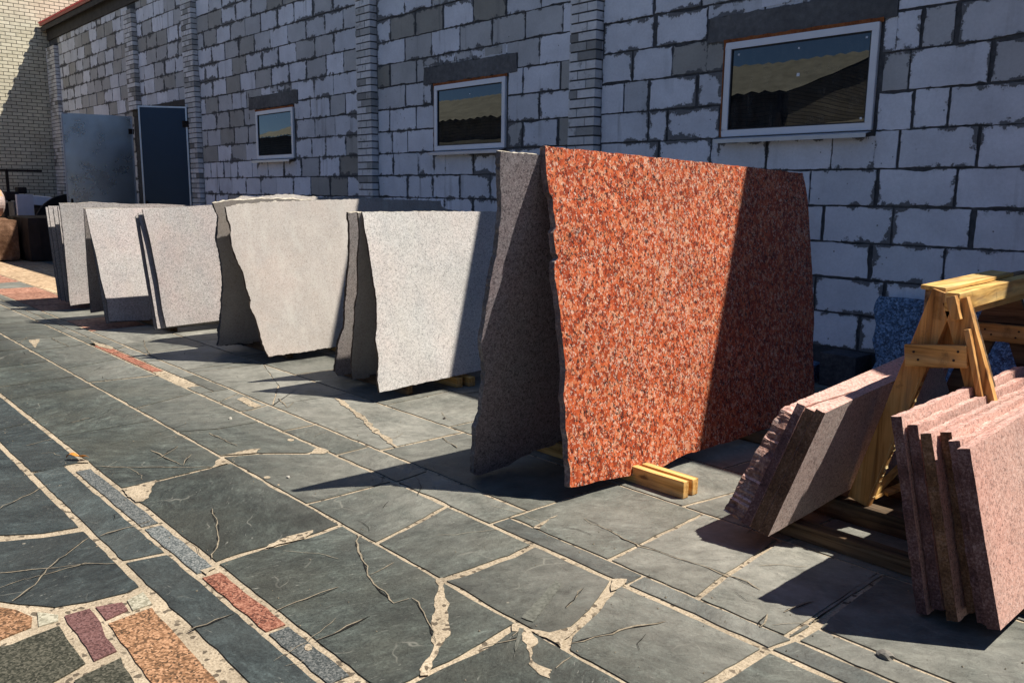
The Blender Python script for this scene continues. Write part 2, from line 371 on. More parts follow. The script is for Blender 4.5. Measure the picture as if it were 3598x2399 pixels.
def mortar(name, c, var=0.35):
    m, nt, bs = newmat(name); n = N(nt); v = n.wpos()
    a, _ = n.noise(v, 16, 6, 0.7); b, _ = n.noise(v, 1.8, 4)
    col = n.ramp(a, [(0.25, tuple(x*(1-var) for x in c)), (0.55, c), (0.8, tuple(x*(1+var) for x in c))])
    col = n.mix(1.0, col, n.ramp(b, [(0.3, 0.75), (0.7, 1.15)]), 'MULTIPLY')
    L(nt, col, bs.inputs['Base Color']); bs.inputs['Roughness'].default_value = 0.92; bs.inputs['Specular IOR Level'].default_value = 0.15
    L(nt, n.bump(a, 0.9, 0.012), bs.inputs['Normal']); return m
M['mortar'] = mortar('wall_mortar', (0.092, 0.095, 0.10), 0.55)
M['lintel'] = mortar('lintel_concrete', (0.15, 0.15, 0.15))
M['plinth'] = mortar('plinth_concrete', (0.07, 0.072, 0.075))
def silicate():
    m, nt, bs = newmat('silicate_brick'); n = N(nt); v = n.wpos()
    t = n.attr('tint').outputs['Fac']
    a, _ = n.noise(v, 12, 5, 0.65); f, _ = n.noise(v, 3, 3)
    base = n.ramp(t, [(0, (0.20, 0.195, 0.18)), (0.4, (0.50, 0.50, 0.48)), (1, (0.76, 0.76, 0.76))])
    col = n.mix(1.0, base, n.ramp(a, [(0.25, 0.8), (0.7, 1.08)]), 'MULTIPLY')
    s = n.ramp(n.noise(v, 8, 4, 0.7)[0], [(0.58, 0), (0.68, 0.55)])
    col = n.mix(s, col, (0.17, 0.165, 0.15))
    L(nt, col, bs.inputs['Base Color']); bs.inputs['Roughness'].default_value = 0.85; bs.inputs['Specular IOR Level'].default_value = 0.2
    L(nt, n.bump(a, 0.25, 0.004), bs.inputs['Normal']); return m
M['silicate'] = silicate()
def brickwall(name, c1, c2, mort, horiz, bw=0.26, rh=0.0975):
    """brick face laid out in metres of the wall itself; horiz = world axis the courses run along"""
    m, nt, bs = newmat(name); n = N(nt); v = n.wpos(); p = n.sep(v)
    cb = n.new('ShaderNodeCombineXYZ'); L(nt, p[0 if horiz == 'X' else 1], cb.inputs[0]); L(nt, p[2], cb.inputs[1])
    br = n.new('ShaderNodeTexBrick'); L(nt, cb.outputs[0], br.inputs['Vector'])
    br.inputs['Scale'].default_value = 1.0; br.inputs['Brick Width'].default_value = bw; br.inputs['Row Height'].default_value = rh
    br.inputs['Mortar Size'].default_value = 0.008; br.inputs['Mortar Smooth'].default_value = 0.15; br.inputs['Bias'].default_value = 0.0
    br.inputs['Color1'].default_value = (*c1, 1); br.inputs['Color2'].default_value = (*c2, 1); br.inputs['Mortar'].default_value = (*mort, 1)
    a, _ = n.noise(v, 9, 5, 0.65); b, _ = n.noise(v, 0.8, 4, 0.6)
    col = n.mix(1.0, br.outputs['Color'], n.ramp(a, [(0.25, 0.82), (0.75, 1.1)]), 'MULTIPLY')
    col = n.mix(1.0, col, n.ramp(b, [(0.3, 0.8), (0.7, 1.08)]), 'MULTIPLY')
    L(nt, col, bs.inputs['Base Color']); bs.inputs['Roughness'].default_value = 0.88; bs.inputs['Specular IOR Level'].default_value = 0.2
    inv = n.math('SUBTRACT', 1.0, br.outputs['Fac']); L(nt, n.bump(n.math('ADD', inv, n.math('MULTIPLY', a, 0.15)), 0.9, 0.008), bs.inputs['Normal'])
    return m
M['b_yellow'] = brickwall('cream_brickwork', (0.80, 0.73, 0.54), (0.68, 0.61, 0.44), (0.09, 0.08, 0.06), 'Y')
M['b_opp'] = brickwall('weathered_brickwork', (0.25, 0.23, 0.18), (0.18, 0.165, 0.13), (0.06, 0.055, 0.05), 'X')
M['b_oppy'] = brickwall('weathered_brickwork_gable', (0.22, 0.20, 0.16), (0.15, 0.14, 0.11), (0.05, 0.05, 0.045), 'Y')
M['b_dark'] = brickwall('dark_brickwork', (0.13, 0.075, 0.055), (0.10, 0.06, 0.045), (0.05, 0.045, 0.04), 'Y')
M['b_red'] = brickwall('red_brickwork', (0.32, 0.10, 0.05), (0.25, 0.08, 0.045), (0.14, 0.11, 0.09), 'X')

# --- the stones
GREYR = [(0.1, (0.0381, 0.0371, 0.0379)), (0.24, (0.168, 0.1595, 0.1489)), (0.4, (0.3206, 0.3003, 0.2797)), (0.62, (0.3817, 0.3559, 0.3306)), (0.9, (0.5038, 0.4782, 0.4468))]
BEIGER = [(0.1, (0.1205, 0.1057, 0.0905)), (0.25, (0.3011, 0.2645, 0.2279)), (0.45, (0.399, 0.3527, 0.305)), (0.7, (0.4291, 0.3809, 0.3352)), (0.92, (0.5119, 0.4656, 0.4156))]
PALER = [(0.08, (0.0786, 0.078, 0.0729)), (0.22, (0.3145, 0.3078, 0.2875)), (0.4, (0.5067, 0.4898, 0.4548)), (0.64, (0.5678, 0.5505, 0.5106)), (0.92, (0.6814, 0.6675, 0.6265))]
PINKR = [(0.1, (0.1105, 0.0621, 0.0497)), (0.24, (0.3315, 0.207, 0.1689)), (0.4, (0.5082, 0.3105, 0.2484)), (0.62, (0.6077, 0.383, 0.308)), (0.92, (0.7292, 0.5175, 0.4372))]
DUSKR = [(0.1, (0.0383, 0.0351, 0.0412)), (0.24, (0.1185, 0.1056, 0.1114)), (0.42, (0.237, 0.2151, 0.2185)), (0.65, (0.2927, 0.2697, 0.2721)), (0.92, (0.4043, 0.391, 0.3958))]
REDR = [(0.20, (0.02, 0.013, 0.012)), (0.285, (0.20, 0.03, 0.013)), (0.40, (0.43, 0.062, 0.020)), (0.555, (0.53, 0.10, 0.035)), (0.68, (0.60, 0.20, 0.10)), (0.80, (0.74, 0.56, 0.43))]
BLUER = [(0.2, (0.0121, 0.0256, 0.0521)), (0.36, (0.0355, 0.0768, 0.1414)), (0.52, (0.076, 0.1536, 0.2677)), (0.68, (0.1519, 0.2688, 0.4314)), (0.86, (0.3645, 0.5376, 0.714))]
def gran(kind, seed):
    if kind == 'grey': return granite('grey_granite', GREYR, 0.0075, ((1.06, 0.95, 0.94), 0.8), 0.5, (0.11, (0.07, 0.07, 0.07), 0.8, 0.05, (0.72, 0.70, 0.67), 0.5), seed=seed, stain=((0.36, 0.32, 0.26), 0.22))
    if kind == 'beige': return granite('beige_grey_granite', BEIGER, 0.0065, ((0.93, 0.96, 0.99), 0.7), 0.5, (0.06, (0.2, 0.18, 0.16), 0.6, 0.04, (0.6, 0.57, 0.53), 0.4), seed=seed, stain=((0.56, 0.55, 0.49), 0.25))
    if kind == 'pale': return granite('pale_speckled_granite', PALER, 0.0085, ((1.04, 0.97, 0.96), 0.7), 0.45, (0.11, (0.12, 0.12, 0.12), 0.8, 0.05, (0.80, 0.79, 0.76), 0.5), seed=seed, stain=((0.55, 0.52, 0.45), 0.22))
    if kind == 'pink': return granite('pink_granite', PINKR, 0.0085, ((1.05, 0.9, 0.88), 0.7), 0.5, (0.07, (0.10, 0.05, 0.045), 0.8, 0.08, (0.72, 0.6, 0.54), 0.5), seed=seed)
    if kind == 'pinkgrey': return granite('pink_grey_granite', [(p, (c[0]*0.93, c[1]*1.18, c[2]*1.28)) for p, c in PINKR], 0.008, ((1.05, 0.96, 0.96), 0.6), 0.5, (0.09, (0.08, 0.06, 0.06), 0.85, 0.05, (0.72, 0.66, 0.62), 0.5), seed=seed)
    if kind == 'dusk': return granite('dusky_pink_granite', DUSKR, 0.009, ((1.1, 0.9, 0.9), 0.8), 0.5, (0.10, (0.03, 0.03, 0.035), 0.7, 0.06, (0.6, 0.55, 0.55), 0.5), seed=seed)
    if kind == 'red': return red_granite()
    if kind == 'red_old': return granite('red_granite', REDR, 0.0125, ((0.92, 0.70, 0.62), 0.5), 0.28, (0.15, (0.86, 0.76, 0.64), 0.82, 0.15, (0.022, 0.016, 0.015), 0.9), warp=0.5, bump=0.08, spec=0.5, seed=seed)
    if kind == 'blue': return granite('blue_grey_granite', BLUER, 0.014, ((0.8, 0.9, 1.0), 0.6), 0.35, (0.10, (0.012, 0.016, 0.025), 0.8, 0.05, (0.5, 0.58, 0.66), 0.5), seed=seed)
GM = {}
def gm(kind, seed=0):
    k = (kind, seed)
    if k not in GM: GM[k] = gran(kind, seed*3.1)
    return GM[k]
M['e_brown'] = rockedge('brown_broken_edge', (0.045, 0.03, 0.022), (0.11, 0.078, 0.058), (0.20, 0.155, 0.12))
M['e_dark'] = rockedge('dark_sawn_edge', (0.03, 0.032, 0.038), (0.062, 0.063, 0.07), (0.12, 0.12, 0.125), 40, 0.3)
M['e_pale'] = rockedge('pale_broken_edge', (0.22, 0.17, 0.11), (0.47, 0.42, 0.33), (0.66, 0.61, 0.5), 40)
M['e_grey'] = rockedge('grey_broken_edge', (0.07, 0.065, 0.065), (0.17, 0.155, 0.155), (0.34, 0.31, 0.30))
M['e_red'] = rockedge('red_broken_edge', (0.07, 0.05, 0.05), (0.20, 0.15, 0.145), (0.40, 0.32, 0.30))
M['e_pink'] = rockedge('pink_broken_edge', (0.14, 0.065, 0.05), (0.37, 0.21, 0.165), (0.66, 0.50, 0.43), 62, 1.6)
M['e_rust'] = rockedge('rusty_sawn_edge', (0.035, 0.016, 0.010), (0.15, 0.078, 0.042), (0.34, 0.20, 0.13), 110, 0.5)
M['e_maroon'] = rockedge('maroon_sawn_edge', (0.03, 0.015, 0.015), (0.13, 0.066, 0.062), (0.33, 0.22, 0.21), 110, 0.5)
# --- others
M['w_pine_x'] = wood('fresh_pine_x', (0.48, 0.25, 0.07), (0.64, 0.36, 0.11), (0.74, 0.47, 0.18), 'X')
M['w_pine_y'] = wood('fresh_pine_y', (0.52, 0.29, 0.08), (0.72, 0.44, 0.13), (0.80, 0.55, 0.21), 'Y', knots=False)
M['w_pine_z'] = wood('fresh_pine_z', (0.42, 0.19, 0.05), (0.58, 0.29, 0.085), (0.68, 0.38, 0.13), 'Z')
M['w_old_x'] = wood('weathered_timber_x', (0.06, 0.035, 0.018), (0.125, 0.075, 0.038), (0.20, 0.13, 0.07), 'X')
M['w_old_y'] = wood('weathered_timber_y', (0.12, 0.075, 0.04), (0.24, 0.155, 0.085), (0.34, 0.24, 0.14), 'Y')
M['w_rough'] = rockedge('splintered_wood', (0.30, 0.18, 0.06), (0.62, 0.45, 0.20), (0.78, 0.64, 0.36), 55, 0.9)
M['pvc'] = simple('white_upvc', (0.80, 0.81, 0.83), 0.35, 0, 0.5, 0.04, 4)
M['sill'] = simple('zinc_sill', (0.52, 0.56, 0.61), 0.35, 0.6, 0.5, 0.12, 5)
M['foam'] = rockedge('orange_foam', (0.12, 0.035, 0.012), (0.30, 0.10, 0.035), (0.42, 0.17, 0.06), 50)
M['gasket'] = simple('black_gasket', (0.02, 0.02, 0.022), 0.6)
M['soffit'] = simple('dark_soffit', (0.055, 0.052, 0.05), 0.8, 0, 0.2, 0.3)
M['roofred'] = simple('red_roof_sheet', (0.30, 0.045, 0.035), 0.5, 0, 0.4, 0.25)
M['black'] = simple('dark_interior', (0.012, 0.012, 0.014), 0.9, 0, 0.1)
M['curtain'] = simple('dark_curtain', (0.008, 0.008, 0.01), 0.9, 0, 0.05)
M['asbestos'] = simple('corrugated_cement', (0.25, 0.245, 0.19), 0.85, 0, 0.2, 0.3, 2.0)
M['felt'] = simple('grey_roof_felt', (0.26, 0.235, 0.175), 0.9, 0, 0.2, 0.25, 1.2)
M['iron'] = simple('dark_rusty_iron', (0.032, 0.024, 0.021), 0.75, 0.2, 0.3, 0.4, 5, 0.3)
M['rubber'] = simple('black_rubber', (0.015, 0.015, 0.016), 0.8, 0, 0.2)
M['board'] = simple('white_board', (0.62, 0.64, 0.70), 0.6, 0, 0.3, 0.12, 3)
M['leaf'] = simple('dry_leaf', (0.48, 0.19, 0.03), 0.7, 0, 0.2, 0.4, 60)
def glassmat():
    m, nt, bs = newmat('window_glass'); n = N(nt)
    bs.inputs['Base Color'].default_value = (0.006, 0.008, 0.011, 1); bs.inputs['Roughness'].default_value = 0.0
    bs.inputs['IOR'].default_value = 1.65; bs.inputs['Specular IOR Level'].default_value = 0.55
    v = n.coord(); a, _ = n.noise(v, 1.4, 2, 0.4); L(nt, n.bump(a, 0.09, 0.02), bs.inputs['Normal'])
    f_, _ = n.noise(n.coord((6, 1, 2.5)), 2.0, 6, 0.7); L(nt, n.ramp(f_, [(0.40, (0.005, 0.007, 0.010)), (0.72, (0.030, 0.033, 0.036))]), bs.inputs['Base Color'])
    return m
M['glass'] = glassmat()
def galv(name, col, rough):
    m, nt, bs = newmat(name); n = N(nt); v = n.coord()
    a, _ = n.noise(v, 1.5, 5, 0.65); s = n.voro(v, 14)
    c = n.mix(1.0, col, n.ramp(a, [(0.25, 0.88), (0.75, 1.08)]), 'MULTIPLY')
    L(nt, c, bs.inputs['Base Color']); bs.inputs['Metallic'].default_value = 0.85
    L(nt, n.ramp(a, [(0.3, rough), (0.7, rough+0.15)]), bs.inputs['Roughness'])
    L(nt, n.bump(a, 0.15, 0.06), bs.inputs['Normal']); return m
M['galv'] = galv('galvanised_sheet', (0.62, 0.74, 0.80), 0.22)
M['bluesteel'] = galv('blue_steel_sheet', (0.035, 0.052, 0.08), 0.3)

# ------------------------------------------------------------------ light
SUNV = Vector((0.42, 0.445, 1.0)).normalized()
w = bpy.data.worlds.new('World'); SC.world = w; w.use_nodes = True
wn = w.node_tree; bg = wn.nodes['Background']; sky = wn.nodes.new('ShaderNodeTexSky'); sky.sky_type = 'NISHITA'
sky.sun_disc = False; sky.sun_elevation = math.asin(SUNV.z); sky.sun_rotation = math.atan2(SUNV.x, SUNV.y)
sky.altitude = 100; sky.air_density = 0.75; sky.dust_density = 0.1; sky.ozone_density = 8.0
wn.links.new(sky.outputs[0], bg.inputs[0]); bg.inputs[1].default_value = 0.070
sd = bpy.data.lights.new('sun', 'SUN'); so = bpy.data.objects.new('sun', sd); COL.objects.link(so)
sd.energy = 5.0; sd.angle = math.radians(0.5); sd.color = (1.0, 0.95, 0.87)
so.rotation_euler = SUNV.to_track_quat('Z', 'Y').to_euler(); so.location = (4, 2, 12)
SC.view_settings.view_transform = 'Standard'; SC.view_settings.look = 'None'
SC.view_settings.exposure = 0.70; SC.view_settings.gamma = 1.0

# ------------------------------------------------------------------ ground
g = MB(); g.face([(-150, -150, -0.02), (150, -150, -0.02), (150, 150, -0.02), (-150, 150, -0.02)])
tag(g.build('ground', M['plinth'], weld=False), kind='structure')

ZT, ZS = 0.016, 0.0105
pv = MB()
PM = ['sand', 'slate', 'slate_dark', 'p_red', 'p_purple', 'p_orange', 'p_olive', 'p_grey', 'p_pale', 'p_tan', 'p_pink', 'crack', 'crackdark', 'smear']
PI = {k: i for i, k in enumerate(PM)}
def subdiv(pts, step, amp, seed, closed=True, chip=0.0, wf=None):
    out = []; n = len(pts)
    for i in range(n if closed else n-1):
        a = Vector(pts[i]); b = Vector(pts[(i+1) % n]); d = b-a; Ln = d.length
        k = max(1, int(Ln/step)); nr = Vector((-d.y, d.x, 0)) if len(a) == 3 else Vector((-d.y, d.x))
        if Ln > 1e-6: nr.normalize()
        for j in range(k):
            t = j/k; p = a+d*t
            q = (p.x*9+seed*7.3, p.y*9+seed*1.9, seed)
            o = nz(*q)*amp+nz(p.x*31+seed, p.y*31, 3.3)*amp*0.7+nz(p.x*83+seed, p.y*83, 5.1)*amp*0.6
            if chip:
                c = nz(p.x*3.1+seed*2, p.y*3.1, 9.1)
                if c > 0.30: o += chip*(c-0.30)*3
            out.append(p+nr*o*(0.35 if j == 0 else 1.0)*(wf(p) if wf else 1.0))
    return out
def stone(pts, mat='slate', tint=1.0, zt=ZT, amp=0.005, chip=0.010, step=0.05):
    """one flagstone: ragged outline, 12 mm proud of the sand bed"""
    area = sum(pts[i][0]*pts[(i+1) % len(pts)][1]-pts[(i+1) % len(pts)][0]*pts[i][1] for i in range(len(pts)))
    if area < 0: pts = pts[::-1]
    loop = subdiv([Vector((p[0], p[1])) for p in pts], step, amp, random.uniform(0, 50), True, chip)
    mi = PI[mat]; top = [(p.x, p.y, zt) for p in loop]
    pv.face(top, mi, tint)
    for i in range(len(loop)):
        a = loop[i]; b = loop[(i+1) % len(loop)]
        pv.face([(a.x, a.y, 0.002), (b.x, b.y, 0.002), (b.x, b.y, zt), (a.x, a.y, zt)], mi, tint*0.8)
def shrink(pts, d):
    n = len(pts); out = []
    area = sum(pts[i][0]*pts[(i+1) % n][1]-pts[(i+1) % n][0]*pts[i][1] for i in range(n)); sg = 1 if area > 0 else -1
    for i in range(n):
        a = Vector(pts[i-1]); b = Vector(pts[i]); c = Vector(pts[(i+1) % n])
        n1 = Vector((-(b-a).y, (b-a).x)).normalized()*sg; n2 = Vector((-(c-b).y, (c-b).x)).normalized()*sg
        m = n1+n2; l = m.length
        if l < 0.3: out.append(tuple(b)); continue
        m /= l; out.append(tuple(b+m*min(d*2.2, d/max(0.35, m.dot(n1)))))
    return out
def gv(pts): return [(G(*p).x, G(*p).y) for p in pts]
def vstone(pts, mat, tint=1.0, d=0.008, ymax=9.0, **k): stone(shrink([(x_, min(y_, ymax)) for x_, y_ in gv(pts)], d), mat, tint, **k)
def sheet(pts2, mi, z, seed=0, amp=0.008, step=0.03):
    area = sum(pts2[i][0]*pts2[(i+1) % len(pts2)][1]-pts2[(i+1) % len(pts2)][0]*pts2[i][1] for i in range(len(pts2)))
    if area < 0: pts2 = pts2[::-1]
    loop = subdiv([Vector(p) for p in pts2], step, amp, seed, True)
    pv.face([(p.x, p.y, z) for p in loop], mi)
NS = [0]
def patch(pts):                                   # sand washed over the stones beside a joint
    NS[0] += 1; sheet(gv(pts), 0, ZT+0.0022+0.0001*(NS[0] % 7), NS[0]*1.7, 0.012, 0.025)
def crack(pts, w0=0.004, world=False, mi=None):
    w = [Vector((p[0], p[1])) for p in (pts if world else gv(pts))]; NS[0] += 1; sd_ = NS[0]*2.3
    w2 = subdiv(w, 0.035, 0.014, sd_, False)+[w[-1]]
    Lf = []; Rt = []
    for i, p in enumerate(w2):
        d = (w2[min(i+1, len(w2)-1)]-w2[max(0, i-1)]); d = d.normalized() if d.length > 0 else Vector((1, 0)); nr = Vector((-d.y, d.x))
        ww = max(0.0012, w0*(0.55+1.5*abs(nz(p.x*5+sd_, p.y*5, 1))+0.6*nz(p.x*24, p.y*24, sd_)))
        if i == 0 or i == len(w2)-1: ww *= 0.5
        Lf.append(p+nr*ww); Rt.append(p-nr*ww)
    z = ZT+0.0035+0.0001*(NS[0] % 9)
    if mi is None: mi = PI['crack']
    for i in range(len(w2)-1):
        pv.face([(Rt[i].x, Rt[i].y, z), (Rt[i+1].x, Rt[i+1].y, z), (Lf[i+1].x, Lf[i+1].y, z), (Lf[i].x, Lf[i].y, z)], mi)
def course(y0, y1, xa, xb, traced=(), hw=(0.013, 0.013), chw=0.012, w=(0.5, 1.1), mat='slate', tf=None, skip=None, sl=0.06):
    cr = []
    for t in traced:
        pts, h = (t if isinstance(t, tuple) else (t, chw))
        q = gv(pts); q = sorted(q, key=lambda p: p[1]); q[0] = (q[0][0], y0); q[-1] = (q[-1][0], y1); cr.append((q, h))
    cr.sort(key=lambda c: sum(p[0] for p in c[0])/len(c[0]))
    ends = [([(xa, y0), (xa, y1)], chw)]+cr+[([(xb, y0), (xb, y1)], chw)]
    allc = [ends[0]]
    for c in ends[1:]:
        a = max(p[0] for p in allc[-1][0]); b = min(p[0] for p in c[0]); gap = b-a
        if gap > w[1]*1.35:
            x = a
            while True:
                x += random.uniform(*w)
                if x > b-w[0]*0.6: break
                s_ = random.uniform(-sl, sl); allc.append(([(x-s_, y0), (x+s_, y1)], random.uniform(0.7, 1.3)*chw))
        allc.append(c)
    for (A, ha), (B, hb) in zip(allc, allc[1:]):
        lo, hi = y0+hw[0]*0.92, y1-hw[1]*0.92
        def cl(P, s_):
            return [(p[0]+s_, min(max(p[1], lo), hi)) for p in P]
        a = cl(A, ha*0.85); b = cl(B, -hb*0.85)
        poly = [a[0]]+b+a[1:][::-1]
        cx_ = sum(p[0] for p in poly)/len(poly); cy_ = sum(p[1] for p in poly)/len(poly)
        if skip and skip(cx_, cy_): continue
        mm, tt = (tf(cx_, cy_) if tf else (mat, random.uniform(0.72, 1.30)))
        stone(poly, mm, tt)
def far_tint(x, y):
    if x < -13.0 and 3.40 < y < 4.6: return ('p_tan', random.uniform(0.85, 1.1))
    if x < -10.6 and 2.78 < y < 3.48: return ('p_pink', random.uniform(0.8, 1.1)) if random.random() < 0.75 else ('slate', 1.2)
    return ('slate', random.uniform(0.75, 1.3))
def rnd_tint(x, y): return (random.choice(['p_orange', 'p_olive', 'p_purple', 'p_grey', 'slate']), random.uniform(0.8, 1.15))

# rows outside the picture (towards the camera), rust / olive setts
y = -14.0
while y < 0.40:
    h = min(random.uniform(0.45, 0.75), 0.45-y)
    if h < 0.12: break
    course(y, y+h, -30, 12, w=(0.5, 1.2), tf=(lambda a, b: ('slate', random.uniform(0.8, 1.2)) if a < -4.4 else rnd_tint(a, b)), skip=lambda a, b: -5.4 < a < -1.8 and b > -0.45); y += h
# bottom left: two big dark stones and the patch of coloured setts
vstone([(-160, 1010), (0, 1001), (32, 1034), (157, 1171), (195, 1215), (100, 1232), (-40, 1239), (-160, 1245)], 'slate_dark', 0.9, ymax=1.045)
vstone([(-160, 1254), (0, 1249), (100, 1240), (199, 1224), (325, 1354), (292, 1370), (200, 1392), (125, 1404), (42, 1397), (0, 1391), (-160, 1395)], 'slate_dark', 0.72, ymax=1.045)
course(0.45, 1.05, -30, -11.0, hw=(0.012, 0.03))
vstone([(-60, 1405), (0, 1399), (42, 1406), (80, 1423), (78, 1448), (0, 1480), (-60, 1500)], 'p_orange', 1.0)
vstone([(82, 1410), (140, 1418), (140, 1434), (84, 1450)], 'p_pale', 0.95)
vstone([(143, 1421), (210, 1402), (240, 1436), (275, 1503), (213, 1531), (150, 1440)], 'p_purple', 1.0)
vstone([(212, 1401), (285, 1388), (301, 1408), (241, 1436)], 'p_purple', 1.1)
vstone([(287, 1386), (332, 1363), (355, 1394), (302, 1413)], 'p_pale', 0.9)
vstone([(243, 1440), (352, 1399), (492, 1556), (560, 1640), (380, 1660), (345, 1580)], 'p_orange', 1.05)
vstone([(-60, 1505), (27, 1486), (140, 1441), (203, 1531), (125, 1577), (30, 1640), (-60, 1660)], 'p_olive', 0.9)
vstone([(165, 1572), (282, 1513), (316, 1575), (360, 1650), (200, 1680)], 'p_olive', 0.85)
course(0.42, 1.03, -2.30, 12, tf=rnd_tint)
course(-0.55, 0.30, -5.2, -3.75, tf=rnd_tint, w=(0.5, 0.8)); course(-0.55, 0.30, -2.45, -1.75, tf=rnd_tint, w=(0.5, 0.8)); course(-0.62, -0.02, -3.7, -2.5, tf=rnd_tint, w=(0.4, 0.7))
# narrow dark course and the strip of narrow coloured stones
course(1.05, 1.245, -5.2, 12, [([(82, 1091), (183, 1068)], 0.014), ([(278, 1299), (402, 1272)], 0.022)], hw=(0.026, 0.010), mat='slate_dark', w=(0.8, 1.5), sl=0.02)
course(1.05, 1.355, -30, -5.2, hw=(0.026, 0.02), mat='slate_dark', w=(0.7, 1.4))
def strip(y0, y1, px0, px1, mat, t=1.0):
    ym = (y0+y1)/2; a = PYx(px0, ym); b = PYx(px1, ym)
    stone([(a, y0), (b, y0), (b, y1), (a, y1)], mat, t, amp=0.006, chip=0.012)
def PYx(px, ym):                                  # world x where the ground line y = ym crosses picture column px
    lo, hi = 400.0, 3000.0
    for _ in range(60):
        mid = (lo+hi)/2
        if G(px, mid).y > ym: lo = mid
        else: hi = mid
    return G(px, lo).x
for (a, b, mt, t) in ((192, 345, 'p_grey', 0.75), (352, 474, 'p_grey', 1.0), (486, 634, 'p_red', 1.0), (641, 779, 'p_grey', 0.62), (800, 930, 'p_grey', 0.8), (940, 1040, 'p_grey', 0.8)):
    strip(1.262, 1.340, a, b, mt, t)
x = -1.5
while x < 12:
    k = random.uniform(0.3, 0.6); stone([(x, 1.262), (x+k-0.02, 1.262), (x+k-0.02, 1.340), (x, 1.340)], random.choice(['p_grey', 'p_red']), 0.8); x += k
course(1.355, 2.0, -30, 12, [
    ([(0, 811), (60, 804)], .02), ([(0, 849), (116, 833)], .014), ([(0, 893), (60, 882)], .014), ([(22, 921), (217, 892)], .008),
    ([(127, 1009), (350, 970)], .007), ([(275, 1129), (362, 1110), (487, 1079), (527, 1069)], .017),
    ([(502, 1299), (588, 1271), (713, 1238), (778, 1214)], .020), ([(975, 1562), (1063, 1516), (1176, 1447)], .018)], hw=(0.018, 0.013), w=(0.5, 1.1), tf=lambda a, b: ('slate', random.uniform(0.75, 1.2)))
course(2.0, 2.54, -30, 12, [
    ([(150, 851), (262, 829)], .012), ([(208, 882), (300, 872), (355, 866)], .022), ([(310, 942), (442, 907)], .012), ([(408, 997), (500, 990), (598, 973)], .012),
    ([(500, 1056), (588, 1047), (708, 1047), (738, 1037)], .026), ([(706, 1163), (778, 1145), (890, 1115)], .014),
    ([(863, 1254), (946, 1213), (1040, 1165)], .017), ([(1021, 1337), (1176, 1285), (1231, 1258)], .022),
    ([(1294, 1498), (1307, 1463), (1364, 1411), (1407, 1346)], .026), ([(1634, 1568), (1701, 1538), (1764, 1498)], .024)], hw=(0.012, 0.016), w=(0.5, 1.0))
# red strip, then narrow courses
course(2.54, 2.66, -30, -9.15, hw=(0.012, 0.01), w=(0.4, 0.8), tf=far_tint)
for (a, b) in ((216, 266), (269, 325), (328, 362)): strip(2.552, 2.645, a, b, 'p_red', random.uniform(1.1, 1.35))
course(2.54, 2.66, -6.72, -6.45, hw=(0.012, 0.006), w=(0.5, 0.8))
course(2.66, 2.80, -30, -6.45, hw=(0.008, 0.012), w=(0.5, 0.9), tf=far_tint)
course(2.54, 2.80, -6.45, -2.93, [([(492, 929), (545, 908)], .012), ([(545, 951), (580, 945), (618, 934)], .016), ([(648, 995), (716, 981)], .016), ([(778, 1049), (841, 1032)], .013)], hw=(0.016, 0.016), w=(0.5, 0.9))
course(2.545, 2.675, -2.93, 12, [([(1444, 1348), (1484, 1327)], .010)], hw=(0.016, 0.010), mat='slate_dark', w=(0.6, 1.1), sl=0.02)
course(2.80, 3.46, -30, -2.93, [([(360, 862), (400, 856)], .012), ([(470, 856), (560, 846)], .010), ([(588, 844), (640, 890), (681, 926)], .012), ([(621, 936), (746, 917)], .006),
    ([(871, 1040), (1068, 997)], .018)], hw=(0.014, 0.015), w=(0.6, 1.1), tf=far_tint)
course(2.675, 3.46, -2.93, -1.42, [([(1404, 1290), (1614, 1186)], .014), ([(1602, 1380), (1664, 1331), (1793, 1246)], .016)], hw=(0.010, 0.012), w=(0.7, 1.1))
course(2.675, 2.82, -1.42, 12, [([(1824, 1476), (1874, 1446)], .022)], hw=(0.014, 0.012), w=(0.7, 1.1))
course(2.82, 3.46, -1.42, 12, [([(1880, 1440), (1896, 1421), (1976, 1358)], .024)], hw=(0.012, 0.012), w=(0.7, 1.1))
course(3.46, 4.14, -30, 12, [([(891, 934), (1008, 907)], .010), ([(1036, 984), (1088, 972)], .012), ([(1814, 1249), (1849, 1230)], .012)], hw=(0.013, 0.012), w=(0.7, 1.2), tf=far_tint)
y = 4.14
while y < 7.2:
    h = random.uniform(0.5, 0.7); course(y, y+h, -30, 12, hw=(0.012, 0.012), tf=far_tint); y += h
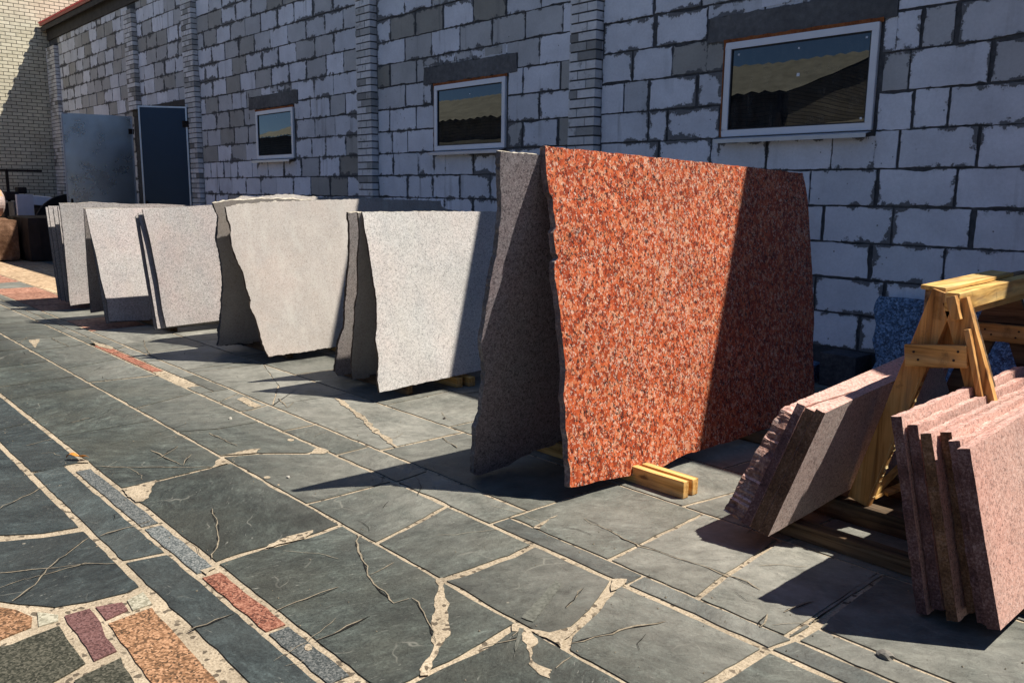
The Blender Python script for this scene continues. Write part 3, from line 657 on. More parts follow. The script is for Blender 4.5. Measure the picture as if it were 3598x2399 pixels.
# sand washed into the corners
for p in ([(278, 1130), (362, 1108), (345, 1140), (342, 1150), (330, 1158), (312, 1160)], [(487, 1081), (527, 1070), (512, 1055), (500, 1062)], [(497, 1052), (590, 1046), (600, 1036), (572, 1038), (520, 1050)],
          [(712, 1048), (745, 1048), (755, 1042), (735, 1033), (722, 1037)], [(560, 1285), (640, 1258), (700, 1245), (720, 1225), (660, 1240), (600, 1268)], [(1002, 1338), (1018, 1335), (1022, 1375), (1030, 1425), (1034, 1468), (1016, 1490), (992, 1530), (985, 1560), (966, 1562), (972, 1535), (995, 1500), (990, 1440), (998, 1400), (1004, 1370)],
          [(1216, 1453), (1290, 1497), (1310, 1470), (1335, 1438), (1300, 1452), (1262, 1462), (1240, 1458)], [(1176, 1441), (1210, 1452), (1236, 1486), (1222, 1500), (1226, 1530), (1268, 1548), (1262, 1568), (1240, 1560), (1214, 1535), (1212, 1490), (1196, 1460), (1176, 1458)],
          [(1408, 1338), (1440, 1338), (1432, 1352), (1404, 1366)], [(1226, 1215), (1260, 1200), (1282, 1190), (1262, 1198), (1240, 1222), (1225, 1220)], [(66, 785), (92, 782), (84, 800), (80, 803)], [(208, 786), (262, 802), (256, 806), (228, 800)], [(360, 868), (372, 860), (352, 858)],
          [(545, 922), (560, 916), (600, 937), (585, 942)], [(205, 1068), (178, 1068), (185, 1060), (198, 1062)], [(460, 1318), (500, 1303), (496, 1312), (475, 1328)]):
    patch(p)
for p in ([(150, 979), (220, 962)], [(128, 1012), (60, 1030)], [(0, 1176), (40, 1156), (110, 1120)], [(217, 1078), (340, 1080), (487, 1079)], [(230, 1240), (345, 1204)], [(0, 1325), (80, 1316), (180, 1306), (268, 1302)], [(30, 1390), (80, 1352), (108, 1316), (170, 1268), (205, 1243)],
          [(487, 1176), (500, 1210), (502, 1250), (488, 1290)], [(635, 1412), (680, 1392), (778, 1357)], [(726, 1481), (766, 1467), (850, 1424)], [(820, 1234), (822, 1268), (835, 1300), (845, 1330), (868, 1360), (905, 1395)], [(852, 1328), (905, 1300)], [(905, 1395), (940, 1384)], [(945, 1383), (965, 1405), (985, 1440), (1002, 1485)],
          [(1310, 1488), (1364, 1472), (1440, 1452), (1530, 1436)], [(1341, 1198), (1459, 1256), (1576, 1296), (1676, 1331), (1745, 1363)], [(1276, 1545), (1315, 1517)], [(1176, 1470), (1190, 1460)], [(1300, 1405), (1340, 1360)], [(345, 1040), (420, 1075), (440, 1050)], [(362, 1060), (410, 1030)], [(480, 1000), (520, 1020), (545, 1030)], [(45, 792), (62, 778), (110, 775)], [(118, 780), (160, 800)], [(235, 818), (300, 808)],
          [(330, 785), (334, 800), (345, 820)], [(655, 1540), (700, 1528)], [(430, 1460), (540, 1418)], [(640, 920), (660, 942), (676, 928)], [(1017, 1010), (1050, 1035)], [(1714, 1232), (1760, 1205)], [(1800, 1415), (1870, 1390)], [(60, 1340), (200, 1300)], [(0, 1360), (60, 1338)], [(1745, 1450), (1762, 1420)], [(1100, 1500), (1200, 1470)]):
    crack(p, 0.0026, mi=PI['crackdark']); crack(p, 0.0029)
crack([(771, 920), (806, 944), (835, 968), (863, 997), (890, 1015), (911, 1033)], 0.020, mi=0)
for _ in range(110):                              # fine cracks all over, a few centimetres to half a metre
    a = Vector((random.uniform(-11, -0.6), random.uniform(1.1, 4.0))); th = random.gauss(0.15, 0.9); ln = random.uniform(0.06, 0.34)
    d = Vector((math.cos(th), math.sin(th)))*ln
    crack([a, a+d*0.5+Vector((random.uniform(-.03, .03), random.uniform(-.03, .03))), a+d], random.uniform(0.0006, 0.0016), True, PI['crackdark'] if random.random() < 0.45 else None)
def smear(pts): NS[0] += 1; sheet(gv(pts), PI['smear'], ZT+0.0045+0.0001*(NS[0] % 5), NS[0]*1.3, 0.006, 0.02)
smear([(1276,1341),(1290,1350),(1262,1390),(1224,1438),(1198,1428),(1240,1382)]); smear([(1193,1452),(1203,1454),(1188,1500),(1180,1524),(1182,1490)])
for (cx_, cy_, rx_, ry_) in ((614,1103,8,3),(668,1016,8,3),(708,1496,8,8),(640,1120,3,2)):
    patch([(cx_+rx_*math.cos(i*0.785), cy_+ry_*math.sin(i*0.785)) for i in range(8)])
# bed of sand below the stones, open at the slab joints
pv.face([(-31, -15, ZS), (13, -15, ZS), (13, 7.4, ZS), (-31, 7.4, ZS)], 0)
tag(pv.build('paving', [M[k] for k in PM], weld=False), kind='structure')

# ------------------------------------------------------------------ workshop of aerated blocks
W = 7.07
bld = empty('workshop', (-12, W, 0), 'long grey aerated block workshop with white brick pilasters and three white framed windows', 'building')
XW0, XW1 = -27.45, 6.0
PIL = [(-27.40, 0.80), (-20.88, 0.51), (-17.55, 0.51), (-11.08, 0.385), (-6.72, 0.385), (-1.95, 0.385)]
WIN = [(-4.765, -3.305, 2.16, 3.02), (-9.30, -7.88, 2.16, 3.005), (-14.59, -13.22, 2.16, 2.995)]
LIN = [(-4.99, -3.17, 3.045, 3.27), (-9.56, -7.68, 3.045, 3.26), (-14.88, -13.05, 3.045, 3.26)]
DOOR = (-20.55, -17.35, 0.0, 3.27)
HOLES = [(a-0.035, b+0.035, c-0.05, 3.06) for a, b, c, d in WIN]+[(a, b, c, d) for a, b, c, d in LIN]+[(DOOR[0], DOOR[1]+0.0, 0.0, 3.45)]
Z0, RP = 0.293, 0.31
JT = {}
def joint(px, py):
    p = PY(px, py, W-0.01); k = int(math.floor((p.z-Z0)/RP)); JT.setdefault(k, []).append(p.x)
for (ox, oy, lst) in ((1763.6, 0, [(1740,250),(1295,660),(2050,560),(1665,1000),(580,1450),(1210,1400),(1930,1380)]), (1763.6, 392.2, [(385,150),(1005,170),(1725,170),(495,500),(1135,520),(1875,540),(930,840),(1610,880),(435,1120),(1070,1080),(850,1430)]),
    (1176.6, 0, [(1300,60),(1740,30),(1295,290),(1330,290),(1110,620),(1470,560),(1025,900),(1250,860),(1700,840),(1250,1150),(1430,1120),(1340,1390),(1820,1400),(265,20),(120,230),(465,170),(250,480),(100,720),(440,690),(250,980),(90,1220),(420,1220)]),
    (588.3, 0, [(1365,60),(1615,40),(1230,280),(1465,230),(1715,170),(1995,110),(1370,460),(1610,420),(1870,370),(2165,300),(1230,700),(1470,660),(1370,860),(1230,1080),(1470,1060),(1390,1280),(1250,1300),(100,60),(245,40),(40,230),(195,200),(350,140),(525,100),(705,60),(130,360),(290,330),(455,280),(630,240),(800,200),(205,530),(365,490),(540,450),(715,400),(140,730),(300,690),(465,650),(640,610),(805,580),(530,830),(710,780),(500,1020),(680,960),(820,930),(540,1180),(725,1150),(510,1350),(640,1330),(825,1310),(415,1520),(110,1530),(260,1530)]),
    (588.3, 392.2, [(45,150),(190,140),(340,150),(680,140),(840,140),(1390,140),(1620,140),(1875,170),(2150,180),(1730,310),(1990,320),(110,30),(255,30),(415,30),(1490,20),(1740,20),(2000,20)])):
    for a, b in lst: joint(ox+a/4, oy+b/4)
def rectsub(r, h):
    x0, x1, z0, z1 = r; a0, a1, b0, b1 = h
    if a1 <= x0 or a0 >= x1 or b1 <= z0 or b0 >= z1: return [r]
    out = []
    if a0 > x0: out.append((x0, a0, z0, z1))
    if a1 < x1: out.append((a1, x1, z0, z1))
    m0, m1 = max(x0, a0), min(x1, a1)
    if b0 > z0: out.append((m0, m1, z0, b0))
    if b1 < z1: out.append((m0, m1, b1, z1))
    return out
wb = MB()
for r in rectsub((XW0, XW1, 0.0, 6.15), (DOOR[0], DOOR[1], -1, 3.27)):
    wb.face([(r[0], W, r[2]), (r[1], W, r[2]), (r[1], W, r[3]), (r[0], W, r[3])], 0)
def block(x0, x1, z0, z1, tint):
    if x1-x0 < 0.05 or z1-z0 < 0.04: return
    cx_, cz_ = (x0+x1)/2, (z0+z1)/2; hx, hz = (x1-x0)/2, (z1-z0)/2
    sd_ = random.uniform(0, 90); big = cx_ > -13
    pts = [Vector((x0, z0)), Vector((x1, z0)), Vector((x1, z1)), Vector((x0, z1))]
    loop = subdiv(pts, 0.03 if big else 0.10, 0.006, sd_, True, 0.016 if big else 0.008)
    yf = W-0.010+random.uniform(-0.003, 0.003)
    P = [(p.x, yf, p.y) for p in loop]; n = len(P)
    wb.face(P, 1, tint, (hx, hz), [(p.x-cx_, p.y-cz_) for p in loop])
    for i in range(n):
        a, b = loop[i], loop[(i+1) % n]
        wb.face([(a.x, W, a.y), (b.x, W, b.y), (b.x, yf, b.y), (a.x, yf, a.y)], 1, tint, (0.3, 0.3), [(0.3, 0.3)]*4)
edges = [p[0] for p in PIL]; spans = []
xs = [(PIL[i][0]+PIL[i][1], PIL[i+1][0]) for i in range(len(PIL)-1)]+[(PIL[-1][0]+PIL[-1][1], XW1)]
for k in range(0, 18):
    z0 = Z0+RP*k; z1 = z0+RP
    if k == 17: z1 = z0+0.17
    for (xa, xb) in xs:
        js = sorted(x for x in JT.get(k, []) if xa+0.04 < x < xb-0.04)
        ends = [xa]+js+[xb]; full = [xa]
        for i in range(1, len(ends)):
            a, b = ends[i-1], ends[i]
            wd = 0.61 if k < 17 else 0.36
            if b-a > wd*1.45:
                off = random.uniform(0.35, 1.0)*wd if i == 1 and not js else wd
                if i == 1 and js:          # fill backwards from the first traced joint
                    x = b-wd; tmp = []
                    while x > a+0.12: tmp.append(x); x -= wd*random.uniform(0.97, 1.03)
                    full += tmp[::-1]
                else:
                    x = a+off
                    while x < b-0.12: full.append(x); x += wd*random.uniform(0.97, 1.03)
            full.append(b)
        for a, b in zip(full, full[1:]):
            rs = [(a+random.choice((0.004, 0.008, 0.014, 0.024)), b-random.choice((0.004, 0.008, 0.012, 0.022)), z0+random.uniform(0.005, 0.013), z1-random.uniform(0.004, 0.013))]
            for h in HOLES: rs = [q for r in rs for q in rectsub(r, h)]
            u = random.random(); cx_ = (a+b)/2
            warm = (0.18 if z0 > 2.6 else 0.06)*(0.15 if cx_ > -6 else 1)
            if cx_ < -11: warm += 0.08
            t = (random.uniform(0.05, 0.4) if cx_ > -12 else random.uniform(0.22, 0.5)) if u < warm else (random.uniform(0.42, 0.7) if u < 0.55 and z0 > 2.3 else random.uniform(0.68, 1.0))
            for r in rs: block(*r, t)
# small fill pieces over the lintels
for (a, b, c, d) in LIN:
    x = a
    zt = Z0+RP*math.ceil((d-Z0-0.01)/RP)
    while x < b-0.1:
        k = random.uniform(0.2, 0.36)
        block(x+0.01, min(b, x+k)-0.012, d+0.02, zt-0.014, random.uniform(0.35, 1.0)); x += k
wb.build('wall', [M['mortar'], M['aac']], bld, weld=False)
pl = MB(); pl.box(XW0, W-0.03, 0, DOOR[0], W+0.05, Z0-0.01); pl.box(DOOR[1], W-0.03, 0, XW1, W+0.05, Z0-0.01)
pl.build('plinth', M['plinth'], bld)
for i, (x0, wd) in enumerate(PIL):
    p = MB(); yb = W+0.02; yf = 6.95
    zb = 3.40 if i in (1,) else 0.05
    ztop = 5.55
    p.box(x0+0.008, yf+0.010, zb, x0+wd-0.008, yb, ztop, 1)
    z = zb; r = 0; n = int(round(wd/0.128))
    while z < ztop-0.05:
        x = x0; half = (r % 2 == 0)
        lens = []
        rem = wd
        first = 0.125 if half else 0.25
        while rem > 0.02:
            l = min(first if not lens else 0.25, rem)
            if rem-l < 0.07: l = rem
            lens.append(l); rem -= l
        for l in lens:
            t = random.uniform(0.62, 1.0) if random.random() < 0.8 else random.uniform(0.05, 0.45)
            e = 0.0045; j = random.uniform(-0.0025, 0.0025)
            p.box(x+(0 if x == x0 else e+0.001), yf+j, z+0.008, x+l-(0 if abs(x+l-x0-wd) < 1e-4 else e), yf+0.10, z+0.0895, 0, t)
            x += l
        # returns of the bricks along the side
        t = random.uniform(0.5, 0.95); p.box(x0+wd-0.06, yf+0.103+(0.0 if half else -0.04), z+0.008, x0+wd-0.0005, W-0.001, z+0.0895, 0, t)
        z += 0.0995; r += 1
    p.build('pilaster', [M['silicate'], M['mortar']], bld, bevel=0.0)
# belt, soffit, roof
b = MB(); b.box(XW0, W-0.04, 5.735, XW1, W+0.02, 6.045); b.build('top_beam', M['soffit'], bld)
b = MB(); b.hexa([(-27.40, 6.835, 6.09), (XW1, 6.835, 6.09), (XW1, 15.0, 9.0), (-27.40, 15.0, 9.0), (-27.40, 6.835, 6.17), (XW1, 6.835, 6.17), (XW1, 15.0, 9.08), (-27.40, 15.0, 9.08)])
b.build('roof', M['roofred'], bld)
b = MB(); b.box(-27.40, 6.87, 5.96, XW1, 6.90, 6.088); b.box(-27.40, 6.902, 6.05, XW1, W+0.1, 6.08); b.build('fascia', M['soffit'], bld)
b = MB()
x = -27.40
while x < -20:
    b.box(x, 6.80, 6.172, x+0.05, 7.1, 6.20); x += 0.15
b.build('roof_edge', M['roofred'], bld)
# windows
for i, ((x0, x1, z0, z1), (l0, l1, l2, l3)) in enumerate(zip(WIN, LIN)):
    fr = MB(); t = 0.062; ya, yb_ = W-0.035, W+0.05
    fr.box(x0, ya, z0, x1, yb_, z0+t); fr.box(x0, ya, z1-t, x1, yb_, z1); fr.box(x0, ya, z0+t, x0+t, yb_, z1-t); fr.box(x1-t, ya, z0+t, x1, yb_, z1-t)
    wo = fr.build('window', M['pvc'], bld, origin=((x0+x1)/2, W, z0), bevel=0.006)
    gk = MB(); e = 0.012
    a0, a1, c0, c1 = x0+t, x1-t, z0+t, z1-t
    gk.box(a0, ya+0.012, c0, a1, yb_, c0+e); gk.box(a0, ya+0.012, c1-e, a1, yb_, c1); gk.box(a0, ya+0.012, c0+e, a0+e, yb_, c1-e); gk.box(a1-e, ya+0.012, c0+e, a1, yb_, c1-e)
    gk.build('gasket', M['gasket'], wo)
    pn = MB(); pn.box(a0+e, ya+0.022, c0+e, a1-e, ya+0.03, c1-e); pn.build('pane', M['glass'], wo)
    sl = MB(); sl.hexa([(x0-0.03, W-0.12, z0-0.032), (x1+0.0, W-0.12, z0-0.032), (x1+0.0, W-0.033, z0-0.014), (x0-0.03, W-0.033, z0-0.014), (x0-0.03, W-0.12, z0-0.026), (x1+0.0, W-0.12, z0-0.026), (x1+0.0, W-0.033, z0-0.008), (x0-0.03, W-0.033, z0-0.008)])
    sl.box(x0-0.03, W-0.124, z0-0.062, x1, W-0.119, z0-0.026)
    sl.build('sill', M['sill'], wo)
    fo = MB(); k = 26
    top = [(x0-0.03+(x1-x0+0.06)*j/k, z1+0.003+0.028*(0.65+0.5*nz(j*0.7, i*5.0, 2))) for j in range(k+1)]
    for (p, q) in zip(top, top[1:]):
        fo.face([(p[0], W-0.022, z1-0.004), (q[0], W-0.022, z1-0.004), (q[0], W-0.030, q[1]+0.01), (p[0], W-0.030, p[1]+0.01)])
    fo.box(x0-0.03, W-0.02, z0, x0-0.002, W+0.03, z1+0.02)
    fo.build('foam_gap', M['foam'], wo, weld=False)
    ln = MB(); pts = [Vector((l0, l2-0.004)), Vector((l1, l2-0.004)), Vector((l1-0.02, l3)), Vector((l0+0.03, l3))]
    loop = subdiv(pts, 0.05, 0.014, 3.0+i*7, True, 0.02); yy = W-0.020
    ln.face([(p.x, yy, p.y) for p in loop])
    for j in range(len(loop)):
        a, c = loop[j], loop[(j+1) % len(loop)]; ln.face([(a.x, W+0.02, a.y), (c.x, W+0.02, c.y), (c.x, yy, c.y), (a.x, yy, a.y)])
    ln.build('lintel', M['lintel'], bld, weld=False)
    for (qx, qy, sz) in {0: [(1697,126,.016),(1835,111,.016),(1991,86,.016),(1833,172,.028),(1977,272,.018)], 1: [(1079,216,.014),(1155,204,.014)], 2: [(635,269,.014)]}[i]:
        c = PY(qx, qy, ya+0.0185); st_ = MB(); st_.box(c.x-sz/2, ya+0.0185, c.z-sz/2, c.x+sz/2, ya+0.0215, c.z+sz/2); st_.build('sticker', M['pvc'], wo)
# doorway with two steel leaves standing open
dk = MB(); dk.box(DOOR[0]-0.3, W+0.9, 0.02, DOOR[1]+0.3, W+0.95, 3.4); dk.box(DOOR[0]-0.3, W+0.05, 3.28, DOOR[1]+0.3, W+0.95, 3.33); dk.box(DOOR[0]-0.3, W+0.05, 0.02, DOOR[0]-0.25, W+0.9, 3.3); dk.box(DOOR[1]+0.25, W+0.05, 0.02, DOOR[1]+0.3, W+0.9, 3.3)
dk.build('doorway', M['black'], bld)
dl = MB(); dl.box(DOOR[0]-0.35, W-0.03, 3.27, DOOR[1]+0.1, W+0.25, 3.44); dl.build('door_lintel', M['soffit'], bld)
def leaf(name, a, b, z0, z1, mat, edge, bulge):
    m = MB(); a = Vector(a); b = Vector(b); d = (b-a).normalized(); nrm = Vector((-d.y, d.x))*0.02
    if nrm.x < 0: nrm = -nrm
    def q(u, v): p = a+(b-a)*u+nrm*v; return p
    k = 16
    for i in range(k):
        u0, u1 = i/k, (i+1)/k; v0, v1 = 1+bulge*u0*(1-u0), 1+bulge*u1*(1-u1)
        m.face([(*q(u0, v0), z0), (*q(u1, v1), z0), (*q(u1, v1), z1), (*q(u0, v0), z1)])
        m.face([(*q(u1, -1), z0), (*q(u0, -1), z0), (*q(u0, -1), z1), (*q(u1, -1), z1)])
    o = m.build(name, mat, bld, origin=(a.x, a.y, z0), smooth=True)
    f = MB(); e = 0.03/(b-a).length
    for (u0, u1, w0, w1) in ((0, e, z0, z1), (1-e, 1, z0, z1), (e, 1-e, z1-0.03, z1), (e, 1-e, z0, z0+0.03)):
        f.hexa([(*q(u0,-1.6), w0), (*q(u1,-1.6), w0), (*q(u1,1.6), w0), (*q(u0,1.6), w0), (*q(u0,-1.6), w1), (*q(u1,-1.6), w1), (*q(u1,1.6), w1), (*q(u0,1.6), w1)])
    f.build('frame', edge, o, weld=False)
    h = MB(); p_ = q(0.06, 2.2); h.box(p_.x, p_.y-0.02, z0+1.0, p_.x+0.035, p_.y+0.02, z0+1.3); h.build('handle', M['iron'], o)
    for zz in (z0+0.4, z1-0.4):
        h = MB(); h.box(b.x-0.03, b.y-0.1, zz, b.x+0.03, b.y+0.02, zz+0.12); h.build('hinge', M['iron'], o)
    return o
leaf('door', (-21.02, 5.53), (-20.74, 6.96), 0.08, 3.26, M['galv'], M['sill'], 7.0)
leaf('door', (-17.95, 6.16), (-17.44, 6.94), 0.08, 3.26, M['bluesteel'], M['sill'], 2.0)

# ------------------------------------------------------------------ cream brick house across the end of the yard
hb = empty('brick_house', (-27.45, 6, 0), 'tall cream brick building closing the far end of the yard, its wall half in shadow', 'building')
m = MB(); m.box(-37.5, 1.6, 0.0, -27.45, 16.0, 10.5); m.build('wall', M['b_yellow'], hb)
m = MB(); m.hexa([(-38, 1.2, 10.51), (-27.0, 1.2, 10.51), (-27.0, 16.4, 10.51), (-38, 16.4, 10.51), (-33, 1.2, 12.6), (-32, 1.2, 12.6), (-32, 16.4, 12.6), (-33, 16.4, 12.6)]); m.build('roof', M['roofred'], hb)

ns = empty('sky_blocker', (9.0, 0, 0), 'unseen dark brick block added right of the camera to screen sky light from the slab faces', 'building')  # added out of view: cuts the sky fill so shaded slab faces stay dark
m = MB(); m.box(9.0, -12.0, 0.0, 16.0, 6.9, 8.4); m.build('wall', M['b_dark'], ns)
m = MB(); m.hexa([(8.7, -12.4, 8.41), (16.3, -12.4, 8.41), (16.3, 6.9, 8.41), (8.7, 6.9, 8.41), (12.2, -12.4, 10.0), (12.8, -12.4, 10.0), (12.8, 6.9, 10.0), (12.2, 6.9, 10.0)]); m.build('roof', M['asbestos'], ns)
for yy in (-8.0, -3.5, 1.0):
    m = MB(); m.box(8.985, yy, 1.2, 9.02, yy+1.6, 2.8); m.build('window', M['curtain'], ns)
m = MB(); m.box(8.98, 3.6, 0.03, 9.03, 5.9, 3.2); m.build('gate', M['iron'], ns)  # invented panel, like the windows, on the added block

# buildings on the other side of the yard (behind the camera, mirrored in the panes)
ob = empty('warehouse', (-20, -6, 0), 'warehouse with corrugated roof mirrored in the largest window pane', 'building')
m = MB(); m.box(-42, -16, 0, -11.65, -6.0, 4.25); m.build('wall', M['b_opp'], ob)
m = MB(); m.face([(-11.645, -6.0, 4.25), (-11.645, -16.0, 4.25), (-11.645, -11, 5.72)]); m.build('gable', M['b_oppy'], ob)
m = MB()
nst = 300
for sgn, (ya, za, yb_, zb) in ((0, (-5.6, 4.23, -11.0, 5.85)), (1, (-16.4, 4.23, -11.0, 5.85))):
    for i in range(nst):
        xa = -42+30.6*i/nst; xb = -42+30.6*(i+1)/nst
        wa = 0.03*math.sin(i*math.pi/2.0); wbv = 0.03*math.sin((i+1)*math.pi/2.0)
        m.face([(xa, ya, za+wa), (xb, ya, za+wbv), (xb, yb_, zb+wbv), (xa, yb_, zb+wa)])
m.build('roof', M['asbestos'], ob, weld=False)
m = MB(); m.box(-30, -5.985, 1.0, -28.5, -5.97, 2.4); m.build('window', M['curtain'], ob)
m = MB(); m.box(-19.5, -5.985, 1.0, -18, -5.97, 2.4); m.build('window', M['curtain'], ob)
m = MB(); m.box(-11.9, -5.95, 0.1, -11.78, -5.83, 4.2); m.build('downpipe', M['iron'], ob)
an = empty('annex', (-8, -7, 0), 'low annex with two sloping felt roofs mirrored in the largest window pane', 'building')
m = MB(); m.box(-11.5, -12, 0, -2.0, -5.7, 3.2); m.build('wall', M['b_opp'], an)
m = MB(); m.hexa([(-11.55, -5.4, 3.21), (-1.8, -5.4, 3.21), (-1.8, -12.2, 4.5), (-11.55, -12.2, 4.0), (-11.55, -5.4, 3.31), (-1.8, -5.4, 3.31), (-1.8, -12.2, 4.6), (-11.55, -12.2, 4.1)]); m.build('roof', M['felt'], an)
rs = empty('red_brick_shed', (-24, -3.5, 0), 'low red brick shed mirrored in the two smaller window panes', 'shed')
m = MB(); m.box(-28.0, -5.6, 0, -22.3, -2.2, 3.05); m.build('wall', M['b_red'], rs)
m = MB(); m.hexa([(-28.3, -5.8, 3.06), (-22.0, -5.8, 3.06), (-22.0, -1.9, 3.06), (-28.3, -1.9, 3.06), (-28.3, -5.8, 3.5), (-22.0, -5.8, 3.5), (-22.0, -1.9, 3.14), (-28.3, -1.9, 3.14)]); m.build('roof', M['asbestos'], rs)

# ------------------------------------------------------------------ stone slabs
def frame(bot, zb, lean, yaw=0.0):
    p0 = G(bot[0], bot[1], zb) if len(bot) == 2 else Vector(bot)
    a = math.radians(lean); u = Vector((yaw, 1, 0)).normalized()
    l = Vector((-math.sin(a), 0, math.cos(a))); n = u.cross(l).normalized(); l = n.cross(u).normalized()
    return p0, u, l, n
def make_slab(label, p0, u, l, n, pts2, th, mats, group, amp=0.003, chip=0.0, step=0.04, eamp=0.006, name='granite_slab', ragged=None):
    """pts2: outline in the slab's own plane (metres along u, l); extruded back by its thickness, sides broken or sawn.
    ragged: function(u, l) -> factor of the raggedness"""
    area = sum(pts2[i][0]*pts2[(i+1) % len(pts2)][1]-pts2[(i+1) % len(pts2)][0]*pts2[i][1] for i in range(len(pts2)))
    if area < 0: pts2 = pts2[::-1]
    sd_ = random.uniform(0, 80)
    loop = subdiv([Vector(p) for p in pts2], step, amp, sd_, True, chip, ragged)
    mb = MB(); N_ = len(loop)
    def P(q, d): return p0+u*q.x+l*q.y-n*d
    cen = sum((Vector(p) for p in loop), Vector((0, 0)))/N_
    def ring(d, k):
        out = []
        for i, q in enumerate(loop):
            t = (loop[(i+1) % N_]-loop[i-1]); t = t.normalized() if t.length > 0 else Vector((1, 0)); nr = Vector((t.y, -t.x))
            out.append(P(q+nr*(nz(q.x*13+sd_, q.y*13, k*3.7)*eamp+nz(q.x*40, q.y*40+sd_, k)*eamp*0.6)*(ragged(q) if ragged else 1.0), d))
        return out
    fr = [P(q, 0) for q in loop]; r1 = ring(th*0.33, 1); r2 = ring(th*0.7, 2); bk = ring(th, 3)
    mb.face(fr, 0); mb.face(bk[::-1], 0)
    for A, B in ((fr, r1), (r1, r2), (r2, bk)):
        for i in range(N_):
            j = (i+1) % N_
            t = (loop[j]-loop[i]); up = (-t.x) > abs(t.y)*1.2      # top edge of the slab
            mb.face([A[i], B[i], B[j], A[j]], 2 if up and len(mats) > 2 else 1)
    zmin = min(v[2] for v in mb.v)
    base = (p0.x, p0.y, zmin)
    o = mb.build(name, mats, None, origin=base, weld=False)
    tag(o, label, 'granite slab', group)
    return o
def slab_px(label, bot, zb, lean, out, th, mats, group, yaw=0.0, back=0.0, **k):
    p0, u, l, n = frame(bot, zb, lean, yaw); p0 = p0-n*back
    pts = []
    for q in out:
        P = PPL(q[0], q[1], p0, n)-p0; pts.append((P.dot(u), P.dot(l)))
    return make_slab(label, p0, u, l, n, pts, th, mats, group, **k)
def slab_rect(label, bot, zb, lean, y0, y1, h0, h1, th, mats, group, yaw=0.0, back=0.0, low=0.0, cut=(0, 0), **k):
    p0, u, l, n = frame(bot, zb, lean, yaw); p0 = p0-n*back
    a, b = y0-p0.y, y1-p0.y
    return make_slab(label, p0, u, l, n, [(a, low), (b, low), (b+cut[1], h1), (a+cut[0], h0)], th, mats, group, **k)
TALL = 'granite slabs leaning in pairs along the yard'
# red polished slab, nearest of the tall ones
RED = [(1252,335),(1253,355),(1255,392),(1262,442),(1270,455),(1273,492),(1277,522),(1271,534),(1273,552),(1277,582),(1283,592),(1273,600),(1272,617),(1274,642),(1282,680),(1287,717),(1287,742),(1292,777),(1299,847),(1297,884),(1294,912),(1299,934),(1299,984),(1304,1009),(1304,1054),(1310,1084),(1309,1117),
       (1312,1119),(1347,1112),(1384,1102),(1427,1096),(1477,1088),(1502,1079),(1527,1069),(1552,1054),(1577,1042),(1619,1032),(1652,1020),(1690,1010),(1740,990),(1800,972),(1862,953),(1871,904),(1869,860),(1867,799),(1870,742),(1869,705),(1866,642),(1864,592),(1860,532),(1856,467),(1851,430),(1844,397),(1701,382),(1500,361)]
slab_px('tall polished red granite slab with a ragged left edge, half in sun and half in shade', (1309,1118), 0.10, 9.5, RED, 0.042, [gm('red'), M['e_red'], gm('dusk')], TALL, yaw=0.03, amp=0.004, chip=0.005, step=0.014, eamp=0.006)
RED2 = [(1151,348),(1148,392),(1151,467),(1152,478),(1146,532),(1141,582),(1128,642),(1117,705),(1110,755),(1106,784),(1110,817),(1114,859),(1108,909),(1103,954),(1092,984),(1090,1034),(1089,1079),(1090,1090),(1101,1091),(1126,1084),(1176,1064),(1225,1036),(1420,985),(1500,960),(1500,400),(1243,356)]
slab_px('pinkish grey granite slab with a wavy broken edge, tucked directly behind the red slab', (1085,1090), 0.04, -9.5, RED2, 0.035, [gm('dusk'), M['e_grey'], M['e_pale']], TALL, yaw=0.02, amp=0.007, chip=0.005, step=0.014)
# next pair
G5 = [(832,487),(835,502),(838,525),(846,562),(852,605),(858,642),(865,687),(866,730),(863,782),(870,822),(867,872),(872,901),(1098,852),(1135,843),(1150,485)]
slab_px('pale speckled granite slab beside the red pair, its right side in blue shadow', (872,901), 0.10, 14, G5, 0.022, [gm('pale', 1), M['e_brown'], M['e_pale']], TALL, amp=0.005, chip=0.008, step=0.014)
G5b = [(823,489),(826,540),(822,600),(823,650),(817,700),(815,740),(810,800),(807,850),(809,872),(1100,830),(1125,488)]
slab_px('thin granite slab with a brown broken edge, hidden right behind the pale speckled slab', (812,870), 0.08, -11, G5b, 0.020, [gm('beige', 5), M['e_brown'], M['e_pale']], TALL, amp=0.007, chip=0.004, step=0.014)
G5c = [(799,488),(800,500),(803,517),(803,542),(803,567),(801,604),(797,654),(793,704),(790,754),(778,784),(772,834),(769,854),(778,864),(806,858),(1000,812),(1040,487)]
slab_px('dark shaded slab leaning the other way on the left of the pale speckled slab', (769,862), 0.06, -9, G5c, 0.03, [gm('grey', 9), M['e_brown'], M['e_pale']], TALL, amp=0.007, chip=0.004, step=0.014)
